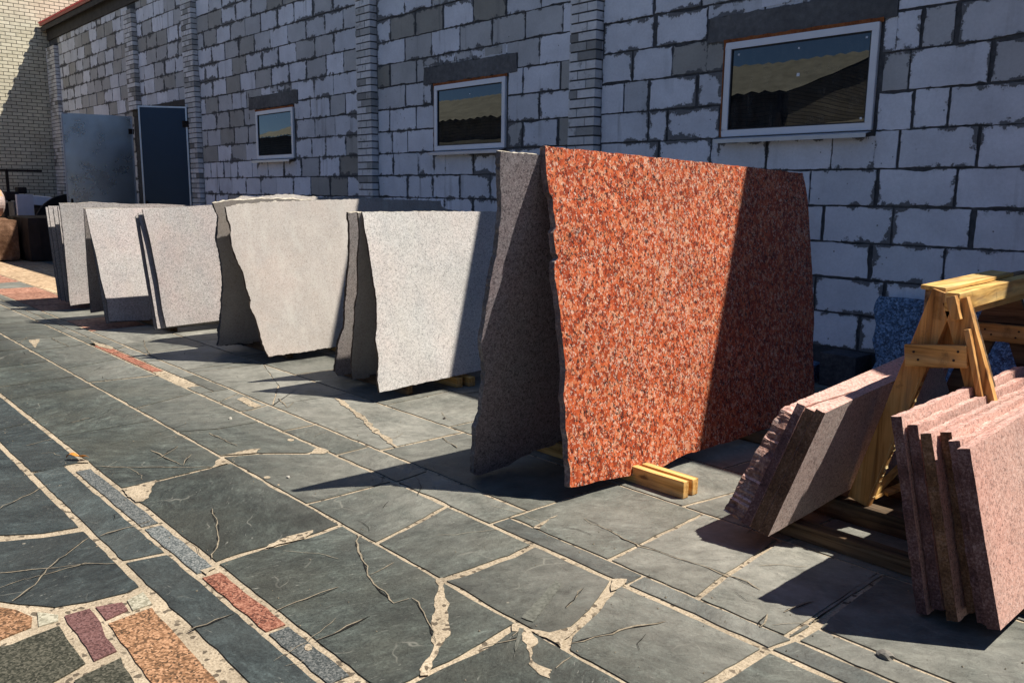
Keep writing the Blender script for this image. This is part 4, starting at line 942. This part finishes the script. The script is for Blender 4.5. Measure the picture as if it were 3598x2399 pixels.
# wide ragged slab and its neighbours
G4 = [(517,475),(522,497),(529,517),(530,542),(535,572),(547,605),(560,632),(566,662),(577,690),(575,707),(588,732),(596,760),(603,790),(617,819),(768,797),(1000,760),(1060,745),(1052,484),(1030,481),(1015,474),(1013,461),(821,457),(740,459),(620,464),(560,468)]
slab_px('wide beige grey slab with a slanting ragged left edge and a rough top', (617,819), 0.09, 17.5, G4, 0.03, [gm('beige', 2), M['e_brown'], M['e_pale']], TALL, amp=0.008, chip=0.004, step=0.016, eamp=0.012)
G4b = [(513,480),(520,500),(526,530),(524,560),(527,592),(522,667),(512,717),(503,784),(505,792),(760,780),(880,740),(880,455),(800,452),(760,455),(690,449),(640,446),(590,452),(560,450),(540,458),(530,470)]
slab_px('slab with a bulging dark edge and yellowish broken top, just behind the wide beige slab', (506,793), 0.09, 17, G4b, 0.05, [gm('beige', 3), M['e_dark'], M['e_pale']], TALL, back=0.034, amp=0.010, chip=0.010, step=0.016, eamp=0.018)
G4c = [(490,467),(494,480),(502,500),(500,532),(498,552),(505,582),(510,617),(513,657),(510,687),(508,730),(503,784),(500,794),(560,785),(700,755),(715,459),(600,456),(530,460)]
slab_px('narrow looking slab with a wavy edge, sun only on its upper end, left of the wide beige slab', (498,794), 0.10, -10, G4c, 0.035, [gm('beige', 4), M['e_dark'], M['e_pale']], TALL, amp=0.008, chip=0.004, step=0.016, eamp=0.010)
# speckled sawn slabs
G3 = [(327,481),(345,552),(362,637),(372,705),(382,751),(496,737),(640,715),(620,473),(480,471),(400,476)]
slab_px('straight sawn grey speckled slab, middle of the row of sawn slabs', (382,751), 0.10, 17, G3, 0.022, [gm('grey', 1), M['e_dark'], M['e_pale']], TALL, amp=0.0008, step=0.06, eamp=0.002)
b3 = frame((382,751), 0.10, 17)[0]
slab_rect('sawn slab behind the middle grey one, only a bright sliver of its face showing', b3, 0, 17, b3.y-0.075, 4.7, 1.32, 1.32, 0.02, [gm('grey', 2), M['e_dark'], M['e_pale']], TALL, back=0.06, amp=0.0008, step=0.08, eamp=0.002)
slab_rect('third sawn slab of the middle stack, a dark edge left of the bright sliver', b3, 0, 17, b3.y-0.09, 4.7, 1.30, 1.30, 0.02, [gm('grey', 3), M['e_dark'], M['e_pale']], TALL, back=0.115, amp=0.0008, step=0.08, eamp=0.002)
G2 = [(196,480),(207,532),(220,582),(232,642),(246,695),(250,738),(350,735),(520,700),(480,479),(302,478)]
slab_px('sawn grey pink slab with the foot of its face in shadow, left of the middle stack', (250,738), 0.10, 21, G2, 0.02, [gm('grey', 4), M['e_dark'], M['e_pale']], TALL, amp=0.0008, step=0.06, eamp=0.002)
b2 = frame((250,738), 0.10, 21)[0]
slab_rect('sawn slab with a dark edge directly behind the grey pink one', b2, 0, 19, b2.y+0.0, 4.5, 1.34, 1.34, 0.02, [gm('grey', 5), M['e_dark'], M['e_pale']], TALL, back=0.10, amp=0.0008, step=0.08, eamp=0.002)
slab_px('upright thin slab seen edge on between the grey pink slab and the far pinkish one', (209,719), 0.10, -9, [(193,479),(200,600),(209,719),(330,700),(400,479)], 0.025, [gm('grey', 6), M['e_dark'], M['e_pale']], TALL, amp=0.0008, step=0.08, eamp=0.002)
G1 = [(136,466),(145,532),(152,607),(160,692),(162,702),(207,696),(420,650),(480,473),(440,472),(400,470),(350,468),(300,469),(250,466),(207,464),(180,467)]
slab_px('far pinkish grey slab with a chipped pale top edge running on behind its neighbours', (162,702), 0.10, 8, G1, 0.04, [gm('grey', 7), M['e_dark'], M['e_pale']], TALL, amp=0.002, chip=0.004, step=0.06, eamp=0.012)
p0 = G(135,686,0.10)
for k, (dx, dy, lean, hh, lab) in enumerate(((0.0, 0.0, 13, 1.28, 'leftmost dark slab of the row, seen edge on'), (0.22, -0.02, 13, 1.30, 'dark edge-on slab with a sunlit sliver, second from the left end of the row'), (0.40, -0.01, 12, 1.28, 'dark edge-on slab, third from the left end of the row'), (0.55, 0.0, 10.5, 1.29, 'dark edge-on slab touching the back of the far pinkish slab'))):
    slab_rect(lab, (p0.x+dx, p0.y+dy, 0.10), 0.1, lean, p0.y+dy, 4.6, hh, hh, 0.035, [gm('grey', 8+k % 2), M['e_dark'], M['e_pale']], TALL, amp=0.0008, step=0.08, eamp=0.002)

# ------------------------------------------------------------------ timber bearers under the slabs
def timber(label, x0, x1, y, z0, w_, h_, mat, group='timber bearers under the tall slabs', name='timber_bearer'):
    mb = MB(); n = 6
    rings = []
    for i in range(n+1):
        x = x0+(x1-x0)*i/n; d = 0.002
        rings.append([(x, y-w_/2+random.uniform(-d, d), z0), (x, y+w_/2+random.uniform(-d, d), z0), (x, y+w_/2+random.uniform(-d, d), z0+h_+random.uniform(-d, d)), (x, y-w_/2+random.uniform(-d, d), z0+h_+random.uniform(-d, d))])
    for A, B in zip(rings, rings[1:]):
        for i in range(4): mb.face([A[i], B[i], B[(i+1) % 4], A[(i+1) % 4]])
    mb.face(rings[0]); mb.face(rings[-1])
    o = mb.build(name, mat, None, origin=((x0+x1)/2, y, z0), bevel=0.004)
    return tag(o, label, 'timber beam', group)
ZG = ZT+0.001
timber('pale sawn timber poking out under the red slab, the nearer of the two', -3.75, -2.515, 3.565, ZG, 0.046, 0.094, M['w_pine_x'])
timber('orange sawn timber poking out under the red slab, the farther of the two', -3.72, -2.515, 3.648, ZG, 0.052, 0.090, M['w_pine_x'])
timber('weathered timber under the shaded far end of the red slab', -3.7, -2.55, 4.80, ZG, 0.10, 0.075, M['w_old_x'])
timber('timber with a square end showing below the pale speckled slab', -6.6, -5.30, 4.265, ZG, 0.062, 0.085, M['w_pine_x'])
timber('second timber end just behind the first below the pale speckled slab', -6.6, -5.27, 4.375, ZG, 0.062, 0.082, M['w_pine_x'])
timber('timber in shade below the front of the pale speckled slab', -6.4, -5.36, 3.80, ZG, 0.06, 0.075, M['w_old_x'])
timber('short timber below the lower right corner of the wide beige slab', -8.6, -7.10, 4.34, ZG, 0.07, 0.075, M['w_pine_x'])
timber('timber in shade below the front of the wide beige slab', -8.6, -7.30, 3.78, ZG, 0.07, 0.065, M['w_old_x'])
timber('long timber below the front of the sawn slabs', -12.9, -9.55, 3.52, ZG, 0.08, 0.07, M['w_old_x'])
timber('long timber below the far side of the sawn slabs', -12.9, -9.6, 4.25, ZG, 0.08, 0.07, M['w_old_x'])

# ------------------------------------------------------------------ A-frame rack with pink slabs on the right
rk = empty('slab_rack', (-1.35, 4.0, ZG), 'yellow wooden A-frame rack holding pink slabs on both sides', 'rack')
YF, YB = 3.98, 5.10
def beam_px(name, a, b, y, w_, dth, mat, j=0.003, bevel=0.003):
    """flat board in the plane y between two picture points (centre line); w_ wide in that plane, dth thick along y"""
    A = PY(a[0], a[1], y); B = PY(b[0], b[1], y); d = (B-A).normalized(); sdv = Vector((-d.z, 0, d.x))
    mb = MB(); n = 7; rg = []
    for i in range(n+1):
        c = A+(B-A)*i/n; k = w_/2*(1+random.uniform(-0.03, 0.03))
        rg.append([c-sdv*k+Vector((0, -dth/2, 0)), c+sdv*k+Vector((0, -dth/2, 0)), c+sdv*k+Vector((0, dth/2, 0)), c-sdv*k+Vector((0, dth/2, 0))])
    for P, Q in zip(rg, rg[1:]):
        for i in range(4): mb.face([P[i], Q[i], Q[(i+1) % 4], P[(i+1) % 4]])
    mb.face(rg[0]); mb.face(rg[-1])
    return mb.build(name, mat, rk, origin=A, bevel=bevel)
lg = beam_px('leg', (2174,672), (1974,1150), YF-0.03, 0.108, 0.040, M['w_pine_z'])
# splintered sunlit side of the front leg
mb = MB(); A = PY(2117,866,YF-0.03); B = PY(2000,1142,YF-0.03); n = 60; d = (B-A).normalized(); sv = Vector((-d.z, 0, d.x)); sv = sv if sv.x > 0 else -sv
prev = None
for i in range(n+1):
    c = A+(B-A)*i/n; r_ = 0.004+0.014*abs(nz(i*0.53, 4.1))+0.008*random.random()
    cur = (c-Vector((0, 0.021, 0)), c+sv*r_-Vector((0, 0.012, 0)), c+sv*r_+Vector((0, 0.012, 0)), c+Vector((0, 0.021, 0)))
    if prev:
        for k in range(3): mb.face([prev[k], cur[k], cur[k+1], prev[k+1]])
    prev = cur
mb.build('splintered_edge', M['w_rough'], lg, weld=False)
beam_px('leg', (2196,688), (2330,1190), YF-0.03, 0.105, 0.040, M['w_pine_z'])
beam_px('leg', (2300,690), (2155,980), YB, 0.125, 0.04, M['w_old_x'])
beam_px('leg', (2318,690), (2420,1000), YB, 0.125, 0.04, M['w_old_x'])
def nails(part, pts, y):
    for (px_, py_) in pts:
        c = PY(px_, py_, y); mb = MB(); n = 8; r_ = 0.0055
        ring = [(c.x+r_*math.cos(i*2*math.pi/n), y, c.z+r_*math.sin(i*2*math.pi/n)) for i in range(n)]; rb = [(a_, b_+0.004, c_) for a_, b_, c_ in ring]
        mb.face(ring); mb.face(rb[::-1])
        for i in range(n): mb.face([ring[i], ring[(i+1) % n], rb[(i+1) % n], rb[i]])
        mb.build('nail', M['iron'], part)
cb = beam_px('crossbar', (2080,815), (2222,819), YF-0.085, 0.100, 0.028, M['w_pine_x'])
nails(cb, [(2098,808), (2108,826), (2200,808), (2190,828)], YF-0.102)
cb = beam_px('crossbar', (2235,758), (2400,775), YB-0.06, 0.095, 0.028, M['w_pine_x'])
nails(cb, [(2262,756), (2276,768), (2340,762), (2332,776)], YB-0.077)
beam_px('brace', (2212,712), (2262,892), YF+0.045, 0.085, 0.03, M['w_old_x'])
beam_px('lath', (2222,756), (2262,962), YF-0.068, 0.024, 0.034, M['w_pine_z'])
beam_px('block', (2186,680), (2199,735), YF-0.075, 0.04, 0.04, M['w_pine_z'])
# triangular ply gusset behind the front legs
mb = MB(); tri = [PY(2178,705,YF+0.02), PY(2104,845,YF+0.02), PY(2232,845,YF+0.02)]
mb.face(tri); mb.face([t+Vector((0, 0.018, 0)) for t in tri][::-1])
for i in range(3): mb.face([tri[i], tri[(i+1) % 3], tri[(i+1) % 3]+Vector((0, 0.018, 0)), tri[i]+Vector((0, 0.018, 0))])
mb.build('gusset', M['w_pine_z'], rk, weld=False)
# ridge: a square beam and two planks on edge
def ridge(name, x0, xe, y0, y1, zb0, zt0, drop, mat, wd, bevel=0.004):
    mb = MB(); n = 8; rg = []
    for i in range(n+1):
        t = i/n; y = y0+(y1-y0)*t; x = x0+(xe-x0)*t; dz = drop*t; e = random.uniform(-0.003, 0.003)
        rg.append([(x-wd/2+e, y, zb0+dz), (x+wd/2+e, y, zb0+dz), (x+wd/2+e, y, zt0+dz+e), (x-wd/2+e, y, zt0+dz+e)])
    for P, Q in zip(rg, rg[1:]):
        for i in range(4): mb.face([P[i], Q[i], Q[(i+1) % 4], P[(i+1) % 4]])
    mb.face(rg[0]); mb.face(rg[-1])
    return mb.build(name, mat, rk, origin=(x0, y0, zb0), bevel=bevel)
q = PY(2206,673,3.92); q2 = PY(2206,718,3.92)
ridge('ridge_beam', q.x-0.03, q.x-0.10, 3.92, 5.45, q2.z, q.z, 0.01, M['w_pine_y'], 0.062)
q3 = PY(2137,665,4.0); q4 = PY(2112,712,4.0)
ridge('ridge_plank', q3.x+0.012, q3.x-0.015, 3.97, 5.35, q3.z-0.135, q3.z+0.002, 0.015, M['w_old_y'], 0.052)
ridge('ridge_plank', q3.x+0.068, q3.x+0.045, 3.93, 5.40, q3.z-0.13, q3.z-0.012, 0.015, M['w_pine_y'], 0.048)
# sunlit top board over the two planks
mb = MB()
rgs = []
for i in range(7):
    t = i/6; y = 3.95+0.98*t; x = q3.x+0.035-0.03*t; z = q3.z+0.004+0.014*t
    rgs.append([(x-0.06, y, z), (x+0.05, y, z-0.006), (x+0.05, y, z+0.014), (x-0.06, y, z+0.02)])
for P, Q in zip(rgs, rgs[1:]):
    for i in range(4): mb.face([P[i], Q[i], Q[(i+1) % 4], P[(i+1) % 4]])
mb.face(rgs[0]); mb.face(rgs[-1]); mb.build('ridge_board', M['w_pine_y'], rk, origin=(q3.x, 3.95, q3.z), bevel=0.003)
# base timbers carrying the slabs
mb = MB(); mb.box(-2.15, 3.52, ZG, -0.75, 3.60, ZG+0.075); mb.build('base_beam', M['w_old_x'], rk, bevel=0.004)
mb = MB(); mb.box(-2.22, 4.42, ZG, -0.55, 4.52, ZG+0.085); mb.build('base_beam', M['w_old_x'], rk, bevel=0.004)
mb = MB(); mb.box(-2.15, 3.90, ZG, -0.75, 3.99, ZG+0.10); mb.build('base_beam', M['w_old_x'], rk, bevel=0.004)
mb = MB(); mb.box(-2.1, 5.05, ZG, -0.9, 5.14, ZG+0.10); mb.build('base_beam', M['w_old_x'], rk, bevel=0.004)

PK = 'pink granite slabs on the wooden rack'
# left side: slabs leaning right, their under side towards us
pL = G(1764,1232,0.105)
LF = [(1764,1232),(1896,948),(2000,898),(2073,866),(2160,826),(2180,900),(1985,1105),(1924,1139),(1863,1176)]
LL = -11.5
slab_px('smooth pinkish grey slab leaning right on the rack, its broad face half lit', (1764,1232), 0.105, LL, LF, 0.046, [gm('pinkgrey', 1), M['e_rust'], gm('pink', 2)], PK, amp=0.0015, chip=0.001, step=0.05, eamp=0.003)
pl0, pu, pll, pn_ = frame((1764,1232), 0.105, LL)
tp_ = PPL(1896, 948, pl0, pn_)-pl0; cu, chh = tp_.dot(pu), tp_.dot(pll)
for k, (bk, dh, th, lab, em) in enumerate(((0.05, -0.012, 0.042, 'rusty edged pink slab second in the left stack of the rack', 'e_rust'), (0.096, -0.006, 0.040, 'maroon edged pink slab third in the left stack of the rack', 'e_maroon'))):
    slab_rect(lab, pl0, 0, LL, pl0.y-0.004*k, 5.0, chh+dh, chh+dh, th, [gm('pink', 3+k), M[em], gm('pink', 2)], PK, back=bk, cut=(cu*(1+dh/chh), 0), amp=0.003, chip=0.003, step=0.05, eamp=0.004)
slab_rect('thick pink slab with a rough split front edge glittering in the sun, leftmost on the rack', pl0, 0, LL-1, pl0.y-0.01, 4.95, chh-0.09, chh+0.03, 0.10, [gm('pink', 5), M['e_pink'], gm('pink', 2)], PK, back=0.140, cut=(cu+0.06, 0), amp=0.012, chip=0.014, step=0.012, eamp=0.020, ragged=lambda q: 1.0 if q.x < cu+0.16 else (0.35 if q.x < cu+0.4 else 0.08))
# right side: slabs leaning left
RFp = [(2228,1030),(2262,1240),(2298,1447),(2352,1396),(2560,1200),(2520,800),(2352,952)]
slab_px('pink speckled slab with its broad face to the sun, outermost on the right of the rack', (2298,1447), 0.095, 14, RFp, 0.045, [gm('pink', 1), M['e_maroon'], gm('pink', 2)], PK, amp=0.002, chip=0.002, step=0.05, eamp=0.004)
rf = frame((2298,1447), 0.095, 14); r0 = rf[0]
RS = [(0.050, 0.035, 0.675, 'e_maroon', 'maroon edged slab right behind the outermost pink slab on the right of the rack'),
      (0.096, 0.075, 0.700, 'e_rust', 'rusty edged slab third from the outside on the right of the rack'),
      (0.150, 0.020, 0.705, 'e_rust', 'brown speckled edged slab standing forward in the middle of the right stack'),
      (0.215, 0.055, 0.730, 'e_maroon', 'maroon slab with a chipped foot, fifth from the outside in the right stack'),
      (0.268, 0.035, 0.765, 'e_maroon', 'tallest pink slab innermost in the right stack of the rack')]
for k, (bk, dy, h, em, lab) in enumerate(RS):
    slab_rect(lab, r0, 0, 14-0.4*k, r0.y+dy, 4.6, h, h+0.01, 0.040, [gm('pink', 6+k % 3), M[em], gm('pink', 2)], PK, back=bk, low=0.02*(k % 2), amp=0.004, chip=0.010, step=0.02, eamp=0.006)

# wood offcuts at the foot of the rack
def offcut(label, a, b, z0, z1, w_, th, mat, name='wood_offcut', group='wood offcuts at the foot of the rack'):
    A = Vector(a); B = Vector(b); mb = MB(); mb.beam((A.x, A.y, z0+th/2), (B.x, B.y, z1+th/2), w_, th, j=0.004)
    o = mb.build(name, mat, None, origin=(A.x, A.y, z0), bevel=0.002); return tag(o, label, 'wood offcut', group)
a = G(2003,1138,0.12); b_ = G(2085,1035,0.22)
offcut('thin lath lying slanting between the leg and the right stack', (a.x, a.y), (b_.x+0.03, b_.y), 0.115, 0.20, 0.03, 0.022, M['w_pine_y'])
a = G(2000,1142,0.11); b_ = G(2030,1128,0.11)
offcut('short bright splinter of wood at the foot of the front leg', (a.x, a.y), (b_.x, b_.y), 0.105, 0.11, 0.045, 0.012, M['w_pine_x'])
a = G(2030,1130,0.12); b_ = G(2080,1112,0.12)
offcut('broad chip of wood lying flat near the right stack', (a.x, a.y), (b_.x, b_.y), 0.105, 0.112, 0.05, 0.014, M['w_pine_x'])
a = G(2040,1120,0.1); b_ = G(2110,1085,0.1)
offcut('brown shaded board lying inside the rack', (a.x, a.y+0.08), (b_.x, b_.y+0.1), 0.105, 0.13, 0.09, 0.02, M['w_old_x'])

# ------------------------------------------------------------------ things by the wall on the right
pb = [(1995,905),(2002,850),(2012,830),(2009,808),(2003,780),(2012,745),(2006,712),(2012,690),(2020,679),(2120,688),(2230,699),(2352,712),(2352,900),(2200,900)]
bl = PY(2010,690,6.9)
slab_px('dark blue grey speckled granite slab leaning on the block wall behind the rack', (bl.x, 6.62, 0.05), 0.05, 0, [(0,0)]*3, 0.03, [gm('blue'), M['e_dark']], None) if False else None
# its plane leans back against the wall (normal towards the yard)
p0 = Vector((-3.2, 6.70, 0.03)); aa = math.radians(13); l_ = Vector((0, math.sin(aa), math.cos(aa))); u_ = Vector((1, 0, 0)); n_ = u_.cross(l_)
pts = []
for qx, qy in pb:
    P = PPL(qx, qy, p0, n_)-p0; pts.append((P.dot(u_), max(0.0, P.dot(l_))))
make_slab('dark blue grey speckled granite slab leaning on the block wall behind the rack', p0, u_, l_, n_, pts, 0.03, [gm('blue'), M['e_dark']], None, amp=0.006, chip=0.008, step=0.04)
def by_wall(name, label, cat, x0, x1, y0, y1, z0, z1, mat, group=None, bevel=0.006, j=0.008):
    mb = MB(); P = [(x0,y0,z0),(x1,y0,z0),(x1,y1,z0),(x0,y1,z0),(x0,y0,z1),(x1,y0,z1),(x1,y1,z1),(x0,y1,z1)]
    mb.hexa([tuple(c+random.uniform(-j, j) for c in p[:2])+(p[2],) for p in P])
    return tag(mb.build(name, mat, None, origin=((x0+x1)/2, (y0+y1)/2, z0), bevel=bevel), label, cat, group)
by_wall('stone_block', 'low dark stone block lying against the wall between the red slab and the blue slab', 'stone block', -3.44, -3.12, 6.72, 7.0, ZG, 0.30, M['e_dark'])
by_wall('stone_offcut', 'flat blue grey stone strip stacked at the wall behind the red slab', 'stone offcut', -4.35, -3.50, 6.62, 6.95, ZG, 0.17, gm('blue'))
by_wall('wooden_board', 'narrow pale wooden board lying on the stone strip at the wall', 'board', -4.30, -3.62, 6.66, 6.78, 0.172, 0.20, M['w_old_x'])
by_wall('stone_offcut', 'pale blue grey offcut flat on the paving behind the pink slabs', 'stone offcut', -3.10, -2.55, 5.35, 5.75, ZG, 0.07, gm('beige', 6))

# ------------------------------------------------------------------ small things on the paving
M['pale_chip'] = simple('pale_stone_chip', (0.42, 0.39, 0.33), 0.9, 0, 0.1, 0.2, 40)
M['plinth_chip'] = simple('grey_stone_chip', (0.19, 0.175, 0.15), 0.9, 0, 0.1, 0.3, 40)
def pebble(label, p, r, mat, name='stone_chip'):
    bm = bmesh.new(); bmesh.ops.create_icosphere(bm, subdivisions=2, radius=r)
    sd_ = random.uniform(0, 50)
    for v in bm.verts:
        k = 1+0.45*nz(v.co.x/r*1.3+sd_, v.co.y/r*1.3, v.co.z/r*1.3); v.co = Vector((v.co.x*k*1.2, v.co.y*k, max(-0.4*r, v.co.z*k*0.75)))
    me = bpy.data.meshes.new(name); bm.to_mesh(me); bm.free(); me.materials.append(mat)
    o = bpy.data.objects.new(name, me); COL.objects.link(o); o.location = (p.x, p.y, ZT+0.4*r)
    return tag(o, label, 'stone chip', 'loose stone chips')
pebble('lone grey stone chip lying on a joint at the lower right', G(2032,1518), 0.022, M['plinth_chip'])
pebble('tiny white stone chip on the dark paving left of the shadows', G(529,967), 0.012, M['pale_chip'])
pebble('small pale chip on the paving near the point of the red pair\'s shadow', G(662,1103), 0.010, M['pale_chip'])
pebble('small dark pebble in the sun in front of the pale speckled slab', G(1020,967), 0.010, M['iron'])
gr = MB()
for _ in range(520):
    x_ = random.uniform(-9.5, -0.4); y_ = random.choice([1.05, 1.30, 1.355, 2.0, 2.54, 2.68, 2.82, 3.46, 4.14])+random.gauss(0, 0.06) if random.random() < 0.6 else random.uniform(1.1, 4.6)
    r_ = random.uniform(0.0015, 0.0045)*(1.6 if random.random() < 0.06 else 1); z_ = ZT+0.002
    q_ = [(x_+r_*math.cos(a_+random.uniform(-.4, .4))*random.uniform(.7, 1.3), y_+r_*math.sin(a_)*random.uniform(.7, 1.3), z_) for a_ in (0, 1.26, 2.5, 3.77, 5.0)]
    t_ = (x_+random.uniform(-.3, .3)*r_, y_, z_+r_*random.uniform(0.9, 1.4))
    for i in range(5): gr.face([q_[i], q_[(i+1) % 5], t_])
tag(gr.build('loose_grit', M['crack'], weld=False), 'fine loose grit scattered along the joints of the dark paving', 'grit', kind='stuff')
# dry leaf
mb = MB(); A = G(152,1052,ZT+0.008); B = G(205,1055,ZT+0.008); d = (B-A); sdv = Vector((-d.y, d.x, 0)).normalized()
top = []; bot = []
for i in range(11):
    t = i/10; c = A+d*t+Vector((0, 0, 0.02*math.sin(t*3.1)+0.008*math.sin(t*9)+0.004)); k = 0.020*math.sin(math.pi*min(1, t*1.05))**0.8 if 0 < t < 0.98 else 0.001
    top.append(c+sdv*k+Vector((0, 0, 0.010*math.sin(t*7)))); bot.append(c-sdv*k+Vector((0, 0, 0.008)))
for i in range(10): mb.face([bot[i], bot[i+1], top[i+1], top[i]])
lo_ = mb.build('dry_leaf', M['leaf'], None, origin=tuple(A), weld=False); md = lo_.modifiers.new('thickness', 'SOLIDIFY'); md.thickness = 0.0015
tag(lo_, 'curled orange dry leaf on the joint beside the narrow stone strip', 'leaf')

# ------------------------------------------------------------------ clutter in the far left corner
def rock(name, label, cat, x0, x1, y0, y1, z0, z1, mats, r=0.15, topmi=0, amp=0.05):
    bm = bmesh.new(); bmesh.ops.create_cube(bm, size=1.0)
    bmesh.ops.subdivide_edges(bm, edges=bm.edges, cuts=7, use_grid_fill=True)
    sd_ = random.uniform(0, 60)
    for v in bm.verts:
        p = v.co*2
        s_ = Vector((p.x*math.sqrt(max(0, 1-p.y**2/2*r-p.z**2/2*r)), p.y*math.sqrt(max(0, 1-p.x**2/2*r-p.z**2/2*r)), p.z*math.sqrt(max(0, 1-p.x**2/2*r-p.y**2/2*r))))
        q = Vector(((x1-x0)/2*s_.x, (y1-y0)/2*s_.y, (z1-z0)/2*s_.z))
        q += q.normalized()*amp*nz(q.x*2.5+sd_, q.y*2.5, q.z*2.5)
        v.co = q+Vector((0, 0, (z1-z0)/2))
        v.co.z = max(0, v.co.z)
    bm.normal_update()
    for f in bm.faces: f.material_index = topmi if (f.normal.z > 0.45 and f.calc_center_median().z > (z1-z0)*0.55) else 0
    me = bpy.data.meshes.new(name); bm.to_mesh(me); bm.free()
    for m_ in mats: me.materials.append(m_)
    o = bpy.data.objects.new(name, me); COL.objects.link(o); o.location = ((x0+x1)/2, (y0+y1)/2, z0)
    return tag(o, label, cat)
M['e_orange'] = rockedge('orange_weathered_stone', (0.36, 0.17, 0.08), (0.55, 0.29, 0.15), (0.66, 0.42, 0.26), 20, 0.4)
rock('granite_block', 'pinkish granite block with an orange top at the left edge, upper of two', 'granite block', -22.9, -21.1, 3.25, 4.42, 0.93, 1.66, [gm('pinkgrey', 3), M['e_orange']], 0.5, 1, 0.06)
rock('granite_block', 'brown granite block at the left edge carrying the orange topped block', 'granite block', -22.9, -21.0, 3.2, 4.52, ZG, 0.93, [M['e_rust'], M['e_rust']], 0.12, 0, 0.05)
rock('granite_block', 'large dark rough granite block in shade near the far left wall', 'granite block', -22.6, -20.6, 4.58, 6.4, ZG, 0.98, [M['iron'], M['iron']], 0.12, 0, 0.06)
# round saw blade / disc standing behind
mb = MB(); n = 40; c = Vector((-22.7, 6.05, 0.62)); R_ = 0.85
ring0 = [(c.x, c.y+R_*math.cos(2*math.pi*i/n), c.z+R_*math.sin(2*math.pi*i/n)) for i in range(n)]; ring1 = [(x_-0.12, y_, z_) for x_, y_, z_ in ring0]
mb.face(ring0); mb.face(ring1[::-1])
for i in range(n): mb.face([ring0[i], ring1[i], ring1[(i+1) % n], ring0[(i+1) % n]])
mb.v = [(x_, y_, max(z_, ZG)) for x_, y_, z_ in mb.v]
tag(mb.build('round_disc', M['rubber'], None, origin=(c.x, c.y, ZG), bevel=0.02), 'big black round disc standing in shade behind the dark block', 'disc')
# work bench with a white board
wbn = empty('work_bench', (-24.3, 6.0, ZG), 'work bench topped by a tilted white board by the far left pilaster', 'bench')
A = PPL(56,449,Vector((-24.3,0,0)),Vector((1,0,0))); B = PPL(125,455,Vector((-24.3,0,0)),Vector((1,0,0)))
mb = MB(); mb.hexa([(-24.3,A.y,A.z-0.21),(-24.3,B.y,B.z-0.22),(-24.7,B.y,B.z-0.16),(-24.7,A.y,A.z-0.15),(-24.34,A.y,A.z),(-24.34,B.y,B.z),(-24.74,B.y,B.z+0.03),(-24.74,A.y,A.z+0.03)]); mb.build('board', M['board'], wbn)
mb = MB(); mb.box(-24.9,A.y-0.1,A.z-0.31,-24.2,B.y+0.35,A.z-0.25); mb.build('bench_top', M['iron'], wbn)
for yy in (A.y, B.y+0.2):
    for xx in (-24.8, -24.3):
        mb = MB(); mb.box(xx, yy, ZG, xx+0.06, yy+0.06, A.z-0.31); mb.build('leg', M['iron'], wbn)
# dark machine with pipe
mc = empty('saw_machine', (-26.2, 5.0, ZG), 'dark stone saw with a tall pipe in the shade at the far left wall', 'machine')
def XB(px0, py0, px1, py1, X): 
    a_ = PPL(px0, py0, Vector((X,0,0)), Vector((1,0,0))); c_ = PPL(px1, py1, Vector((X,0,0)), Vector((1,0,0))); return a_, c_
a_, c_ = XB(11, 440, 45, 460, -26.2); mb = MB(); mb.box(-26.7, a_.y, c_.z, -26.2, c_.y, a_.z); mb.build('motor', M['iron'], mc, bevel=0.03)
a_, c_ = XB(41, 430, 63, 445, -26.4); mb = MB(); mb.box(-26.8, a_.y, c_.z, -26.4, c_.y, a_.z); mb.build('motor_cover', M['iron'], mc, bevel=0.03)
a_, c_ = XB(12, 392, 17, 590, -26.5); mb = MB(); mb.box(-26.56, a_.y, ZG, -26.5, a_.y+0.07, a_.z); mb.build('pipe', M['iron'], mc)
mb = MB(); mb.box(-26.6, a_.y-0.5, a_.z-0.02, -26.5, a_.y+0.9, a_.z+0.04); mb.build('rail', M['iron'], mc)
mb = MB(); mb.box(-26.9, a_.y-0.2, ZG, -26.1, a_.y+1.6, 1.2); mb.build('machine_body', M['iron'], mc, bevel=0.03)
by_wall('white_stone_slab', 'pale slab standing in shade just right of the orange topped block', 'stone slab', -23.6, -23.5, 5.05, 5.42, ZG, 1.45, M['board'])
by_wall('paving_block_pile', 'grey block pile in shade below the work bench', 'block pile', -25.6, -25.0, 5.3, 6.8, ZG, 1.25, M['lintel'])
